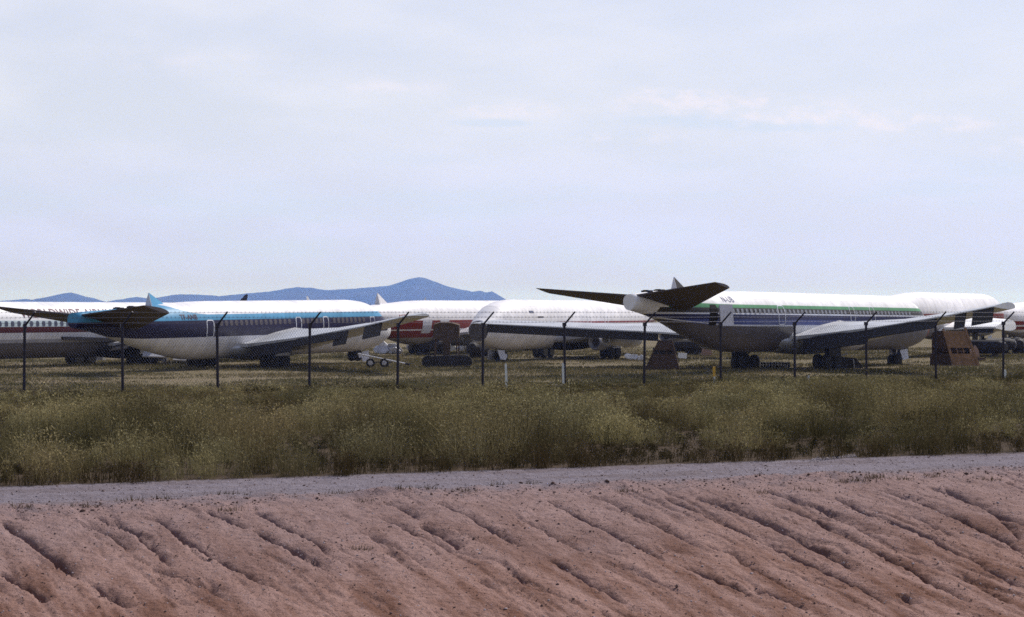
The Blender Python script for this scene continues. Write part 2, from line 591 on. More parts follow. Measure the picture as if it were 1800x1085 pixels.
def soil_material():
    n = Nodes('soil_and_gravel')
    geo = n.N.new('ShaderNodeNewGeometry')
    pos = geo.outputs['Position']
    x, y, z = n.sep(pos)
    q = n.math('ADD', n.math('MULTIPLY', x, -SB), n.math('MULTIPLY', y, CB))
    p = n.math('ADD', n.math('MULTIPLY', x, CB), n.math('MULTIPLY', y, SB))
    big = n.noise(0.55, 5, 0.6, pos)
    med = n.noise(3.2, 6, 0.65, pos)
    fine = n.noise(38, 4, 0.7, pos)
    streak = n.noise(1.0, 5, 0.6, n.comb(n.math('MULTIPLY', p, 2.6), n.math('MULTIPLY', q, 0.5), 0.0))
    red = n.mix(n.mapr(streak, 0.42, 0.60), (0.272, 0.166, 0.140), (0.142, 0.069, 0.047))
    grey = n.mix(n.mapr(med, 0.3, 0.7), (0.275, 0.194, 0.190), (0.190, 0.124, 0.114))
    up = n.mapr(n.math('ADD', q, n.math('MULTIPLY', n.math('SUBTRACT', big, 0.5), 5.0)), 21.0, 25.8, 0.05, 0.80, True)
    col = n.mix(up, red, grey)
    lane = n.noise(1.0, 5, 0.6, n.comb(n.math('MULTIPLY', p, 0.25), n.math('MULTIPLY', q, 2.6), 3.0))
    track = n.mix(n.mapr(med, 0.3, 0.7), (0.200, 0.176, 0.205), (0.150, 0.126, 0.144))
    track = n.mix(n.mapr(lane, 0.50, 0.64, 0.0, 0.65), track, (0.125, 0.096, 0.098))
    tm = n.mapr(n.math('ADD', q, n.math('MULTIPLY', n.math('SUBTRACT', med, 0.5), 2.2)), Q_BANK - 0.5, Q_BANK + 0.7, 0, 1, True)
    col = n.mix(tm, col, track)
    field = n.mix(n.mapr(n.noise(0.09, 6, 0.65, pos), 0.35, 0.68), (0.140, 0.118, 0.062), (0.215, 0.165, 0.110))
    field = n.mix(n.mapr(n.noise(1.3, 5, 0.7, pos), 0.40, 0.70, 0, 0.7), field, (0.085, 0.075, 0.036))
    under = n.mix(n.mapr(med, 0.35, 0.65), (0.050, 0.034, 0.022), (0.075, 0.052, 0.034))  # darker ground under the weeds, part of the shade painted at their foot
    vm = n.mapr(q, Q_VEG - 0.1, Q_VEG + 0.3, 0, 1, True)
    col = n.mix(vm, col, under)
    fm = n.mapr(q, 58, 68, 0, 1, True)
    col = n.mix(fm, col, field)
    # grain and pebbles
    g = n.mapr(fine, 0.30, 0.70, 0.72, 1.25)
    col = n.mix(1.0, col, n.comb(g, g, g), 'MULTIPLY')
    vor = n.N.new('ShaderNodeTexVoronoi')
    vor.inputs['Scale'].default_value = 24
    n.L.new(pos, vor.inputs['Vector'])
    dots = n.math('MULTIPLY', n.mapr(vor.outputs['Distance'], 0.16, 0.24, 1, 0), n.mapr(n.noise(9, 3, 0.5, pos), 0.55, 0.66))
    col = n.mix(n.math('MULTIPLY', dots, 0.55), col, (0.30, 0.27, 0.29))
    n.bump(n.math('ADD', n.math('MULTIPLY', fine, 0.7), n.math('MULTIPLY', n.noise(12, 4, 0.6, pos), 1.0)), 0.9, 0.04)
    return n.done(col, 0.95, 0.0, 0.1)


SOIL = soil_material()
rows_bank = sorted(graded(16.0, -5000, 0.06)) + list(np.arange(16.0, Q_BANK, 0.026)) + [Q_BANK]
sheet('embankment', rows_bank, SOIL, carved=True)
rows_track = [Q_BANK] + list(np.arange(Q_BANK + 0.04, Q_VEG, 0.04)) + [Q_VEG]
sheet('dirt_track', rows_track, SOIL)
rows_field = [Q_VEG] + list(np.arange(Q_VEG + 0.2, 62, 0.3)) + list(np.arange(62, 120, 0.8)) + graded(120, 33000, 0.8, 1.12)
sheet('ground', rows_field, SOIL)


def ground_at(x, y):
    p, q = to_pq(np.asarray(x, float), np.asarray(y, float))
    return terrain(p, q)


# ------------------------------------------------------------------ hills far behind
HILL = plain('dry_hill_scrub', (0.045, 0.040, 0.034), 0.95, 0.0, 0.35, 0.001, 0.05)


def hills():
    D = 26000.0
    px = np.array([(-260, 538), (-150, 530), (-60, 526), (0, 529), (20, 528), (45, 526), (75, 529), (95, 523), (108, 517), (115, 515), (125, 514), (140, 519),
                   (165, 529), (178, 535), (205, 536), (215, 533), (225, 526), (240, 522), (262, 525), (280, 524), (300, 519), (315, 517),
                   (370, 519), (385, 521), (430, 516), (470, 513), (500, 508), (520, 505), (545, 506), (570, 510), (600, 509),
                   (640, 506), (680, 503), (700, 497), (720, 490), (737, 487), (750, 490), (780, 501), (800, 507), (830, 513),
                   (845, 511), (855, 514), (865, 512), (878, 520), (895, 530), (930, 541), (980, 546)], float)
    xs_c = (px[:, 0] - 900) / FPX * D
    zs_c = (HORIZON - px[:, 1]) / FPX * D + CAM_H
    xs = np.linspace(xs_c[0], xs_c[-1], 420)
    crest = np.interp(xs, xs_c, zs_c) + (fbm(xs / 80, xs * 0, 3, 201) - .5) * 11.0
    ts = np.linspace(-1, 1, 41)
    X, T = np.meshgrid(xs, ts)
    C = np.meshgrid(crest, ts)[0]
    Y = D + T * 5200
    fall = np.clip(1 - np.abs(T), 0, 1) ** 1.25
    rid = fbm(X / 600, Y / 600, 5, 211) - 0.5
    Z = FIELD_Z - 1 + (C - FIELD_Z + 1) * fall * (1 + 0.55 * rid * np.clip(np.abs(T) * 3, 0, 1))
    Z = np.where(np.abs(T) < 1e-6, C, Z)
    edge = np.minimum(np.abs(X - xs[0]), np.abs(xs[-1] - X))
    V = np.stack([X, Y, Z], -1).reshape(-1, 3)
    r, c = X.shape
    i = np.arange((r - 1) * c).reshape(r - 1, c)[:, :-1].ravel()
    F = np.stack([i, i + 1, i + 1 + c, i + c], -1)
    o = link('hills', np_mesh('hills', V, [F], True), HILL)
    tag(o, kind='structure')


hills()

# ------------------------------------------------------------------ haze (air between here and the hills)
def haze():
    bm = bmesh.new()
    add_box(bm, (0, 8000, (456 - 4) / 2), (100000, 100000, 460))
    me = from_bm('haze', bm)
    m = bpy.data.materials.new('haze_air')
    m.use_nodes = True
    nt = m.node_tree
    nt.nodes.clear()
    out = nt.nodes.new('ShaderNodeOutputMaterial')
    v = nt.nodes.new('ShaderNodeVolumePrincipled')
    v.inputs['Color'].default_value = (0.16, 0.34, 1.0, 1)
    v.inputs['Absorption Color'].default_value = (1, 1, 1, 1)
    v.inputs['Density'].default_value = HAZE_DENSITY
    v.inputs['Anisotropy'].default_value = 0.35
    nt.links.new(v.outputs[0], out.inputs['Volume'])
    o = link('haze', me, m)
    tag(o, kind='stuff')


HAZE_DENSITY = 0.45e-4
haze()


# ------------------------------------------------------------------ airliners
def hermite(xs, ys):
    xs, ys = np.array(xs, float), np.array(ys, float)
    d = np.diff(ys) / np.diff(xs)
    m = np.zeros(len(xs))
    m[0], m[-1] = d[0], d[-1]
    for i in range(1, len(xs) - 1):
        m[i] = 0 if d[i - 1] * d[i] <= 0 else 2 * d[i - 1] * d[i] / (d[i - 1] + d[i])

    def f(x):
        x = min(max(x, xs[0]), xs[-1])
        i = min(max(int(np.searchsorted(xs, x)) - 1, 0), len(xs) - 2)
        h = xs[i + 1] - xs[i]
        t = (x - xs[i]) / h
        return float((2 * t ** 3 - 3 * t ** 2 + 1) * ys[i] + (t ** 3 - 2 * t ** 2 + t) * h * m[i]
                     + (-2 * t ** 3 + 3 * t ** 2) * ys[i + 1] + (t ** 3 - t ** 2) * h * m[i + 1])
    return f


class Body:
    """fuselage shape: t = metres aft of the nose, z relative to the widest line"""
    def __init__(s, L, lift=0.0):
        s.L = L
        T = [0, .3, 1, 2, 3, 4, 5.5, 7.5, L - 15.5, L - 12.5, L - 9.5, L - 6.5, L - 3.2, L - .8, L]
        s.top = hermite(T, [-.75, -.45, -.08, .40, 1.0, 1.5, 1.8, 1.9, 1.9, 1.86, 1.70 + .12 * lift, 1.50 + .3 * lift, 1.34 + .3 * lift + .1 * (lift > 0), 1.24 + .3 * lift, 1.18 + .3 * lift])
        s.bot = hermite(T, [-.75, -1.05, -1.45, -1.85, -2.1, -2.25, -2.38, -2.4, -2.4, -2.36, -1.92, -1.25 + .15 * lift, -.42 + .3 * lift, .03 + .3 * lift, .14 + .3 * lift])
        s.hw = hermite(T, [.02, .35, .75, 1.15, 1.42, 1.62, 1.8, 1.88, 1.88, 1.84, 1.68, 1.34, .92, .56, .46])

    def z0(s, t):
        return s.top(t) - (s.top(t) - s.bot(t)) * (1.9 / 4.3)

    def side(s, t, z):
        z0 = s.z0(t)
        e = (z - z0) / ((s.top(t) - z0) if z > z0 else (z0 - s.bot(t)))
        return s.hw(t) * math.sqrt(max(0.0, 1 - e * e))

    def mesh(s, t0, t1, seg=56):
        bm = bmesh.new()
        ts = sorted(set([t0, t1] + [t for t in np.concatenate([np.arange(0, 8, .4), np.arange(8, s.L - 16, 2.0), np.arange(s.L - 16, s.L, .8)]) if t0 < t < t1]))
        rings = []
        for t in ts:
            z0, top, bot, hw = s.z0(t), s.top(t), s.bot(t), s.hw(t)
            ring = []
            for k in range(seg):
                a = 2 * math.pi * k / seg
                c = math.cos(a)
                ring.append(bm.verts.new((-t, hw * math.sin(a), z0 + c * ((top - z0) if c > 0 else (z0 - bot)))))
            rings.append(ring)
        for i in range(len(rings) - 1):
            for k in range(seg):
                bm.faces.new((rings[i][k], rings[i][(k + 1) % seg], rings[i + 1][(k + 1) % seg], rings[i + 1][k]))
        caps = [bm.faces.new(rings[0][::-1]), bm.faces.new(rings[-1])]
        me = from_bm('fuselage', bm, True)
        for p in me.polygons:
            if len(p.vertices) > 4:
                p.use_smooth = False
        return me


AIRFOIL = [(1.0, .012), (.82, .045), (.6, .085), (.35, .115), (.15, .10), (.05, .065), (.012, .03), (0, 0),
           (.012, -.02), (.05, -.035), (.15, -.05), (.35, -.055), (.6, -.045), (.82, -.028), (1.0, -.012)]


def loft(secs, sgn, thick_axis='Z'):
    """secs: (lateral, LE t, TE t, z, thickness factor, twist) -> closed mesh"""
    bm = bmesh.new()
    rings = []
    for (lat, le, te, z, tf, tw) in secs:
        ch = te - le
        ring = []
        for (u, w) in AIRFOIL:
            t = le + u * ch
            zz = z + w * ch * tf + math.tan(tw) * (u - 0.4) * ch
            ring.append(bm.verts.new((-t, sgn * lat, zz)))
        rings.append(ring)
    k = len(AIRFOIL)
    for i in range(len(rings) - 1):
        for j in range(k):
            bm.faces.new((rings[i][j], rings[i][(j + 1) % k], rings[i + 1][(j + 1) % k], rings[i + 1][j]))
    bm.faces.new(rings[0])
    bm.faces.new(rings[-1][::-1])
    return from_bm('surface', bm)


def interp_sec(secs, lat):
    L_ = [s[0] for s in secs]
    return tuple(float(np.interp(lat, L_, [s[i] for s in secs])) for i in range(len(secs[0])))


WING_SMALL = [(0.9, 12.8, 24.4, -1.42, 1.05, 0), (2.2, 14.2, 24.1, -1.40, 1.0, 0), (4.0, 15.6, 24.2, -1.2, 0.95, 0), (8.0, 18.6, 24.7, -0.72, .85, 0),
              (14.0, 22.9, 27.3, 0.05, .8, 0), (19.4, 27.0, 30.2, .84, .75, 0), (19.95, 28.0, 30.1, .90, .5, 0)]
WING_BIG = [(0.9, 14.4, 26.6, -1.42, 1.05, 0), (2.2, 15.8, 26.3, -1.40, 1.0, 0), (4.2, 17.3, 26.3, -1.2, .95, 0), (9.0, 21.0, 26.9, -.65, .85, 0),
            (15.0, 25.4, 29.8, .1, .8, 0), (21.1, 30.4, 33.6, .95, .75, 0), (21.7, 31.4, 33.5, 1.0, .5, 0)]


def livery(name, base, bands, belly=None, rough=0.38):
    """bands: list of (zlo, zhi, colour, t_from, t_to, rise) painted over the base colour along the body.
       rise = (t_start, t_end, dz_lo, dz_hi): how far each edge climbs at the tail."""
    n = Nodes(name)
    x, y, z = n.sep(n.tc.outputs['Object'])
    t = n.math('MULTIPLY', x, -1.0)
    col = base
    for (zlo, zhi, c, t0, t1, slant, rise) in bands:
        lo, hi = zlo, zhi
        if rise:
            s = n.mapr(t, rise[0], rise[1], 0, 1)
            if rise[2]:
                lo = n.math('ADD', n.math('MULTIPLY', n.math('POWER', s, 1.5), rise[2]), zlo)
            if rise[3]:
                hi = n.math('ADD', n.math('MULTIPLY', n.math('POWER', s, 2.0), rise[3]), zhi)
        m = n.math('MULTIPLY', n.math('GREATER_THAN', z, lo), n.math('LESS_THAN', z, hi))
        ts = n.math('ADD', t, n.math('MULTIPLY', z, slant)) if slant else t
        m = n.math('MULTIPLY', m, n.math('MULTIPLY', n.math('GREATER_THAN', ts, t0), n.math('LESS_THAN', ts, t1)))
        col = n.mix(m, col, c)
    # weathering: chalky patches, vertical rain streaks, skin panel seams
    w = n.noise(0.7, 6, 0.65)
    st = n.noise(1.0, 4, 0.6, n.comb(n.math('MULTIPLY', x, 3.0), 0.0, n.math('MULTIPLY', z, 0.35)))
    f = n.math('MULTIPLY', n.mapr(w, 0.3, 0.75, 0.86, 1.05), n.mapr(st, 0.35, 0.7, 0.84, 1.04))
    seam = n.math('LESS_THAN', n.math('ABSOLUTE', n.math('SUBTRACT', n.math('FRACT', n.math('MULTIPLY', x, 0.42)), 0.5)), 0.008)
    seam2 = n.math('LESS_THAN', n.math('ABSOLUTE', n.math('SUBTRACT', n.math('FRACT', n.math('MULTIPLY', z, 1.15)), 0.5)), 0.016)
    f = n.math('MULTIPLY', f, n.math('SUBTRACT', 1.0, n.math('MULTIPLY', n.math('MAXIMUM', seam, seam2), 0.22)))
    vor = n.N.new('ShaderNodeTexVoronoi')
    vor.inputs['Scale'].default_value = 0.55
    n.L.new(n.tc.outputs['Object'], vor.inputs['Vector'])
    pk = n.mapr(n.sep(vor.outputs['Color'])[0], 0.0, 1.0, 0.90, 1.04)
    f = n.math('MULTIPLY', f, pk)
    belly_tone = n.math('MULTIPLY', n.mapr(n.math('ADD', z, n.math('MULTIPLY', st, 0.8)), -1.9, -0.7, 0.30, 0.0), 1.0)  # darker brown blended in towards the belly
    col = n.mix(1.0, col, n.comb(f, f, f), 'MULTIPLY')
    col = n.mix(belly_tone, col, (0.16, 0.12, 0.10))
    return n.done(col, n.mapr(w, 0.3, 0.7, rough, rough + 0.2), 0.0, 0.22)


def decal_text(body, text, t_front_left, z, h, side, material, parent, name='lettering', bold=0.0, shear=0.0, aft_first=True):
    """painted lettering following the fuselage skin; side +1 port, -1 starboard"""
    cu = bpy.data.curves.new('lettering', 'FONT')
    cu.body = text
    cu.size = h / 0.69
    cu.offset = bold
    cu.shear = shear
    cu.space_character = 1.08
    cu.fill_mode = 'FRONT'
    cu.resolution_u = 3
    tmp = bpy.data.objects.new('lettering_source', cu)
    COL.objects.link(tmp)
    dg = bpy.context.evaluated_depsgraph_get()
    dg.update()
    me0 = bpy.data.meshes.new_from_object(tmp.evaluated_get(dg))
    bpy.data.objects.remove(tmp)
    bpy.data.curves.remove(cu)
    bm = bmesh.new()
    bm.from_mesh(me0)
    bpy.data.meshes.remove(me0)
    for k in range(1, 8):
        bmesh.ops.bisect_plane(bm, geom=bm.verts[:] + bm.edges[:] + bm.faces[:], plane_co=(0, h * k / 8, 0), plane_no=(0, 1, 0))
    for v in bm.verts:
        tt = t_front_left - v.co.x if side < 0 else t_front_left + v.co.x
        zz = z + v.co.y
        v.co = (-tt, side * (body.side(tt, zz) + 0.018), zz)
    me = from_bm('lettering', bm)
    return link(name, me, material, parent)


def skin_patch(body, t0, t1, z0, z1, side, off=0.008, rows=5, cols=3, frame=None, corner=0.0):
    """a panel (or an outline of width frame) lying on the skin; rounded corners"""
    bm = bmesh.new()

    def P(t, z, o=off):
        return bm.verts.new((-t, side * (body.side(t, z) + o), z))
    if frame is None:
        grid = []
        for i in range(rows + 1):
            zf = i / rows
            zz = z0 + (z1 - z0) * zf
            inset = corner * max(0, abs(zf - 0.5) * 2 - 0.55) / 0.45
            grid.append([P(t0 + inset + (t1 - t0 - 2 * inset) * j / cols, zz) for j in range(cols + 1)])
        for i in range(rows):
            for j in range(cols):
                bm.faces.new((grid[i][j], grid[i][j + 1], grid[i + 1][j + 1], grid[i + 1][j]))
    else:
        pts = []
        c = corner if corner else 0.02
        per = []
        for (ct, cz, a0) in ((t1 - c, z1 - c, 0), (t0 + c, z1 - c, 90), (t0 + c, z0 + c, 180), (t1 - c, z0 + c, 270)):
            for k in range(4):
                a = R(a0 + 30 * k)
                per.append((ct, cz, math.cos(a), math.sin(a)))
        per2 = []
        for i in range(len(per)):
            a, b = per[i], per[(i + 1) % len(per)]
            per2.append(a)
            pa = (a[0] + c * a[2], a[1] + c * a[3])
            pb = (b[0] + c * b[2], b[1] + c * b[3])
            if math.hypot(pa[0] - pb[0], pa[1] - pb[1]) > .5:
                for s in (.2, .4, .6, .8):
                    per2.append(tuple(a[q_] + (b[q_] - a[q_]) * s for q_ in range(4)))
        outer = [P(a[0] + c * a[2], a[1] + c * a[3]) for a in per2]
        inner = [P(a[0] + (c - frame) * a[2], a[1] + (c - frame) * a[3]) for a in per2]
        k = len(outer)
        for i in range(k):
            bm.faces.new((outer[i], outer[(i + 1) % k], inner[(i + 1) % k], inner[i]))
    return from_bm('panel', bm)


def wheel_mesh(r, w):
    bm = bmesh.new()
    add_lathe(bm, [(-w / 2, r * .45), (-w / 2, r * .80), (-w * .40, r * .95), (-w * .2, r), (w * .2, r), (w * .40, r * .95), (w / 2, r * .80), (w / 2, r * .45)], 24, 'Y')
    return from_bm('wheel', bm, False)


def hub_mesh(r, w):
    bm = bmesh.new()
    add_lathe(bm, [(-w * .52, r * .12), (-w * .46, r * .44), (w * .46, r * .44), (w * .52, r * .12)], 16, 'Y')
    return from_bm('hub', bm, False)


W_MAIN, W_NOSE = wheel_mesh(.585, .40), wheel_mesh(.49, .36)
H_MAIN, H_NOSE = hub_mesh(.585, .40), hub_mesh(.49, .36)
W_MAIN.materials.append(RUBBER)
W_NOSE.materials.append(RUBBER)
H_MAIN.materials.append(PALE)
H_NOSE.materials.append(PALE)
NACELLE = None


def nacelle_mesh():
    bm = bmesh.new()
    add_lathe(bm, [(-.25, .40), (0, .47), (.06, .55), (0, .60), (-.25, .66), (-.9, .70), (-1.6, .70), (-1.7, .60), (-3.3, .52), (-4.3, .40), (-4.3, .30), (-3.9, .26)], 28, 'X')
    return from_bm('engine', bm, True)


ENG_MESH = nacelle_mesh()
ALL_PLANES = 'airliners parked in the aircraft graveyard'


def airliner(label, gear_xy, yaw_deg, L, clear, mat, big=False, pitch=0.0, roll=0.0, gz=FIELD_Z, wings=('full', 'full'),
             droop=(0, 0), engines=((), ()), stabs=(True, True), fin=None, windows=None, win_side=-1, win_mat=None,
             nose_cut=1.25, gear=True, belly_fair=True, wing_mat=None, stab_mat=None, stab_z=.60, stab_tw=-9.0, stab_span=6.8, stab_di=.70, stab_tip=2.0, lift=0.0, fair_mat=None, eng_mat=None, nose_door=None, gear_t=None,
             full_fin=False, fin_mat=None, flaps=()):
    gt = gear_t if gear_t else (22.3 if not big else 24.2)
    ax = clear + 2.4
    root = empty('airliner', (gear_xy[0], gear_xy[1], gz), R(yaw_deg), R(-pitch), R(roll))
    tag(root, label, 'airliner', ALL_PLANES)
    loc = (gt, 0, ax)
    body = Body(L, lift)
    link('fuselage', body.mesh(nose_cut, L), mat, root, loc)
    wing_mat = wing_mat or GREY_PAINT
    stab_mat = stab_mat or STAB_GREY
    # open nose: radome off, the pressure bulkhead shows
    if nose_cut > 0.5:
        bm = bmesh.new()
        zc = (body.top(nose_cut) + body.bot(nose_cut)) / 2
        hw = body.hw(nose_cut)
        hz = (body.top(nose_cut) - body.bot(nose_cut)) / 2
        for k in (0.96, .62):
            add_lathe(bm, [(0.0, hw * k), (.05 + .1 * (1 - k), hw * k)], 24, 'X')
        for k in range(5):
            a = R(36 * k)
            add_box(bm, (.03, 0, 0), (.10, .06, hw * 1.85), Euler((a, 0, 0)))
        bmesh.ops.scale(bm, vec=(1, 1, hz / hw), verts=bm.verts[:])
        bmesh.ops.translate(bm, vec=(-nose_cut, 0, zc), verts=bm.verts[:])
        link('nose_bulkhead', from_bm('nose_bulkhead', bm), BULKHEAD, root, loc)
    base = WING_BIG if big else WING_SMALL
    for i, sgn in enumerate((1, -1)):
        mode = wings[i]
        if mode is None:
            continue
        secs = [(s[0], s[1], s[2], s[3] - droop[i] * (s[0] / base[-1][0]) ** 1.6, s[4], 0) for s in base]
        if mode != 'full':
            cut = float(mode)
            secs = [s for s in secs if s[0] < cut] + [interp_sec(secs, cut)]
        w = link('wing', loft(secs, sgn), wing_mat, root, loc)
        # panels that still hang from the stripped rear edge
        for (a, b, ch, ang) in flaps[i] if flaps else ():
            sa, sb = interp_sec(secs, a), interp_sec(secs, b)
            bm = bmesh.new()
            dz, dt = -ch * math.sin(R(ang)), ch * math.cos(R(ang))
            prism(bm, [(-sa[2] + .12, sgn * a, sa[3] - .04), (-sb[2] + .12, sgn * b, sb[3] - .04),
                       (-sb[2] + .12 - dt, sgn * b, sb[3] - .04 + dz), (-sa[2] + .12 - dt, sgn * a, sa[3] - .04 + dz)], .07)
            link('flap', from_bm('flap', bm), COVE, root, loc)
        for lat in engines[i]:
            s = interp_sec(secs, lat)
            front = s[1] - 3.6
            zc = s[3] - .80
            e = link('engine', ENG_MESH if not eng_mat else ENG_MESH.copy(), ALU, root, (loc[0] - front, sgn * lat, loc[2] + zc))
            if eng_mat:
                e.data.materials.clear()
                e.data.materials.append(eng_mat)
            bm = bmesh.new()
            prism(bm, [(-1.0, 0, .62), (-2.2, 0, 1.02), (-5.6, 0, .82), (-5.2, 0, .62), (-4.0, 0, .40)], .22)
            link('pylon', from_bm('pylon', bm), wing_mat, e)
            bm = bmesh.new()
            add_lathe(bm, [(-.26, .405), (-.2, .12), (-.05, .02)], 20, 'X')
            link('intake_cone', from_bm('intake_cone', bm), DARK_METAL, e)
    if belly_fair and (wings[0] or wings[1]):
        bm = bmesh.new()
        t0, t1 = base[0][1] + .4, base[0][2] + 1.4
        rings = []
        for k in range(15):
            f = k / 14
            t = t0 + (t1 - t0) * f
            e = math.sin(math.pi * f) ** .55 if 0 < f < 1 else 0.0
            ring = []
            for j in range(20):
                a = 2 * math.pi * j / 20
                ring.append(bm.verts.new((-t, (1.0 + 1.15 * e) * math.cos(a), -1.62 + (.25 + .78 * e) * math.sin(a) * (1 if math.sin(a) < 0 else .75))))
            rings.append(ring)
        for k in range(14):
            for j in range(20):
                bm.faces.new((rings[k][j], rings[k][(j + 1) % 20], rings[k + 1][(j + 1) % 20], rings[k + 1][j]))
        bm.faces.new(rings[0])
        bm.faces.new(rings[-1])
        link('wing_fairing', from_bm('wing_fairing', bm, True), fair_mat or wing_mat, root, loc)
    for i, sgn in enumerate((1, -1)):
        if not stabs[i]:
            continue
        tw = R(stab_tw)
        secs = [(.25, L - 6.3, L - .5, stab_z, .8, -tw), (stab_span, L - stab_tip, L + .72, stab_z + stab_di, .6, -tw)]
        link('tailplane', loft(secs, sgn), stab_mat, root, loc)
    if fin:
        # the fin has been taken off: only the front fillet and two attachment lugs stay
        t_r, t_f, h, wd = fin
        bm = bmesh.new()
        zr, zf = body.top(t_r) - .06, body.top(t_f) - .04
        v = [bm.verts.new(c) for c in ((-t_f, 0, zf), (-t_r, wd / 2, zr), (-t_r, -wd / 2, zr), (-t_r, 0, zr + h))]
        for f in ((0, 1, 3), (0, 3, 2), (1, 2, 3), (0, 2, 1)):
            bm.faces.new([v[k] for k in f])
        stub = link('fin_fillet', from_bm('fin_fillet', bm), fin_mat or mat, root, loc)
        bm = bmesh.new()
        v = [bm.verts.new(c) for c in ((-t_r - .012, wd / 2 * .98, zr), (-t_r - .012, -wd / 2 * .98, zr), (-t_r - .012, 0, zr + h * .99),
                                       (-t_r - .05, wd / 2 * .98, zr), (-t_r - .05, -wd / 2 * .98, zr), (-t_r - .05, 0, zr + h * .99))]
        for f in ((0, 1, 2), (3, 5, 4), (0, 3, 4, 1), (1, 4, 5, 2), (2, 5, 3, 0)):
            bm.faces.new([v[k] for k in f])
        link('rear_face', from_bm('rear_face', bm), PALE, stub)
        for dt in (1.9, 3.4):
            bm = bmesh.new()
            zt = body.top(t_r + dt)
            add_box(bm, (-t_r - dt, 0, zt + .03), (.34, .70, .12))
            add_box(bm, (-t_r - dt, .1, zt + .09), (.16, .34, .06))
            link('fin_attachment', from_bm('fin_attachment', bm), DARK_METAL, root, loc)
    if full_fin:
        secs = [(1.75, L - 8.2, L - 1.6, 0, .45, 0), (8.9, L - 1.9, L - .5, 0, .4, 0), (9.1, L - 1.4, L - .5, 0, .3, 0)]
        me = loft(secs, 1)
        for v in me.vertices:
            v.co = (v.co.x, v.co.z, v.co.y)
        me.flip_normals()
        link('fin', me, fin_mat or WHITE, root, loc)
    if windows:
        t0, t1, step, z, h, w = windows
        me = skin_patch(body, -w / 2 + 12, w / 2 + 12, z - h / 2, z + h / 2, win_side, .010, 4, 2, None, .07)
        me.materials.append(win_mat or GLASS)
        skip = windows_skip.get(label, ())
        t = t0
        while t < t1:
            if not any(a < t < b for a, b in skip):
                link('window', me, None, root, (loc[0] - (t - 12), 0, loc[2]))
            t += step
    if gear:
        for sgn in (1, -1):
            bm = bmesh.new()
            add_tube(bm, (0, 0, .55), (0, 0, ax - 1.3), .16, .13, 12)
            add_tube(bm, (-.75, 0, .55), (.75, 0, .55), .10, .10, 10)
            add_tube(bm, (.15, 0, 1.0), (.9, -sgn * .6, ax - 1.4), .06, .06, 8)
            for dx in (-.72, .72):
                add_tube(bm, (dx, -.55, .56), (dx, .55, .56), .07, .07, 8)
            g = link('main_gear', from_bm('main_gear', bm), DARK_METAL, root, (0, sgn * 3.36, 0))
            for dx in (-.72, .72):
                for dy in (-.36, .36):
                    wh = link('wheel', W_MAIN, None, g, (dx, dy, .57))
            bm = bmesh.new()
            prism(bm, [(-.9, sgn * .62, .95), (.95, sgn * .62, .95), (.8, sgn * .70, ax - 1.5), (-.8, sgn * .70, ax - 1.5)], .05)
            link('gear_door', from_bm('gear_door', bm), DARK_METAL if not nose_door else nose_door, root, (0, sgn * 3.36, 0))
        nt = 5.6 if not big else 6.0
        bm = bmesh.new()
        zt = ax + body.bot(nt) + .3
        add_tube(bm, (0, 0, .45), (0, 0, zt), .11, .13, 12)
        add_tube(bm, (0, -.45, .47), (0, .45, .47), .07, .07, 8)
        add_tube(bm, (0, 0, .9), (-.9, 0, zt), .05, .05, 8)
        g = link('nose_gear', from_bm('nose_gear', bm), DARK_METAL, root, (gt - nt, 0, 0))
        for dy in (-.30, .30):
            link('wheel', W_NOSE, None, g, (0, dy, .48))
            if nose_door:
                link('hub', H_NOSE, None, g, (0, dy * 1.12, .48))
        for sgn in (1, -1):
            bm = bmesh.new()
            prism(bm, [(.1, sgn * .42, zt - .35), (1.5, sgn * .42, zt - .25), (1.3, sgn * .60, zt - 1.05), (.25, sgn * .60, zt - 1.15)], .04)
            link('nose_gear_door', from_bm('nose_gear_door', bm), nose_door or PALE, root, (gt - nt, 0, 0))
    return root, body, loc


windows_skip = {}


def to_world(root, loc, t, lat, z):
    return root.matrix_basis @ Vector((loc[0] - t, lat, loc[2] + z))


# ---- the turquoise, navy and white airliner, left
TURQ, NAVY, WHT = (0.070, 0.27, 0.46), (0.014, 0.012, 0.050), (0.78, 0.77, 0.80)
MAT_A = livery('turquoise_navy_white_livery', WHT, [
    (.52, .94, TURQ, 1.9, 99, .55, (28.0, 36.0, 0, 2.4)),
    (-.70, .52, NAVY, 2.1, 99, .55, (35.0, 41.5, .62, 0)),
    (.52, 9, TURQ, 36.0, 99, 0, None)])
LAB_A = 'white airliner with turquoise and navy band, dark tailplane and no fin, front left'
windows_skip[LAB_A] = ((12.3, 13.6), (16.2, 17.5), (5.2, 6.3))
planeA, bodyA, locA = airliner(LAB_A, (-20.75, 155.2), 62.5, 41.5, .78, MAT_A, pitch=.55, stab_z=.34, stab_di=1.02, stab_tw=-11.0, stab_span=6.55, wings=('3.2', 'full'), droop=(0, 0),
    fin=(33.2, 31.4, .98, .62), windows=(7.2, 27.6, .64, .28, .40, .38), win_mat=plain('brown_grey_window_plug', (0.085, 0.072, 0.080), .5, 0, .3, 4), nose_cut=1.1, nose_door=PALE, wing_mat=ALU, fin_mat=plain('turquoise_paint', TURQ, .5, 0, .15, 1.0),
    flaps=((), ((2.6, 6.5, 1.0, 62), (6.5, 11.8, .62, 60), (11.0, 12.5, 1.05, 68), (14.4, 16.5, .95, 68))))


def finish_lettering(o, root, loc):
    o.parent = root
    o.location = loc
    return o


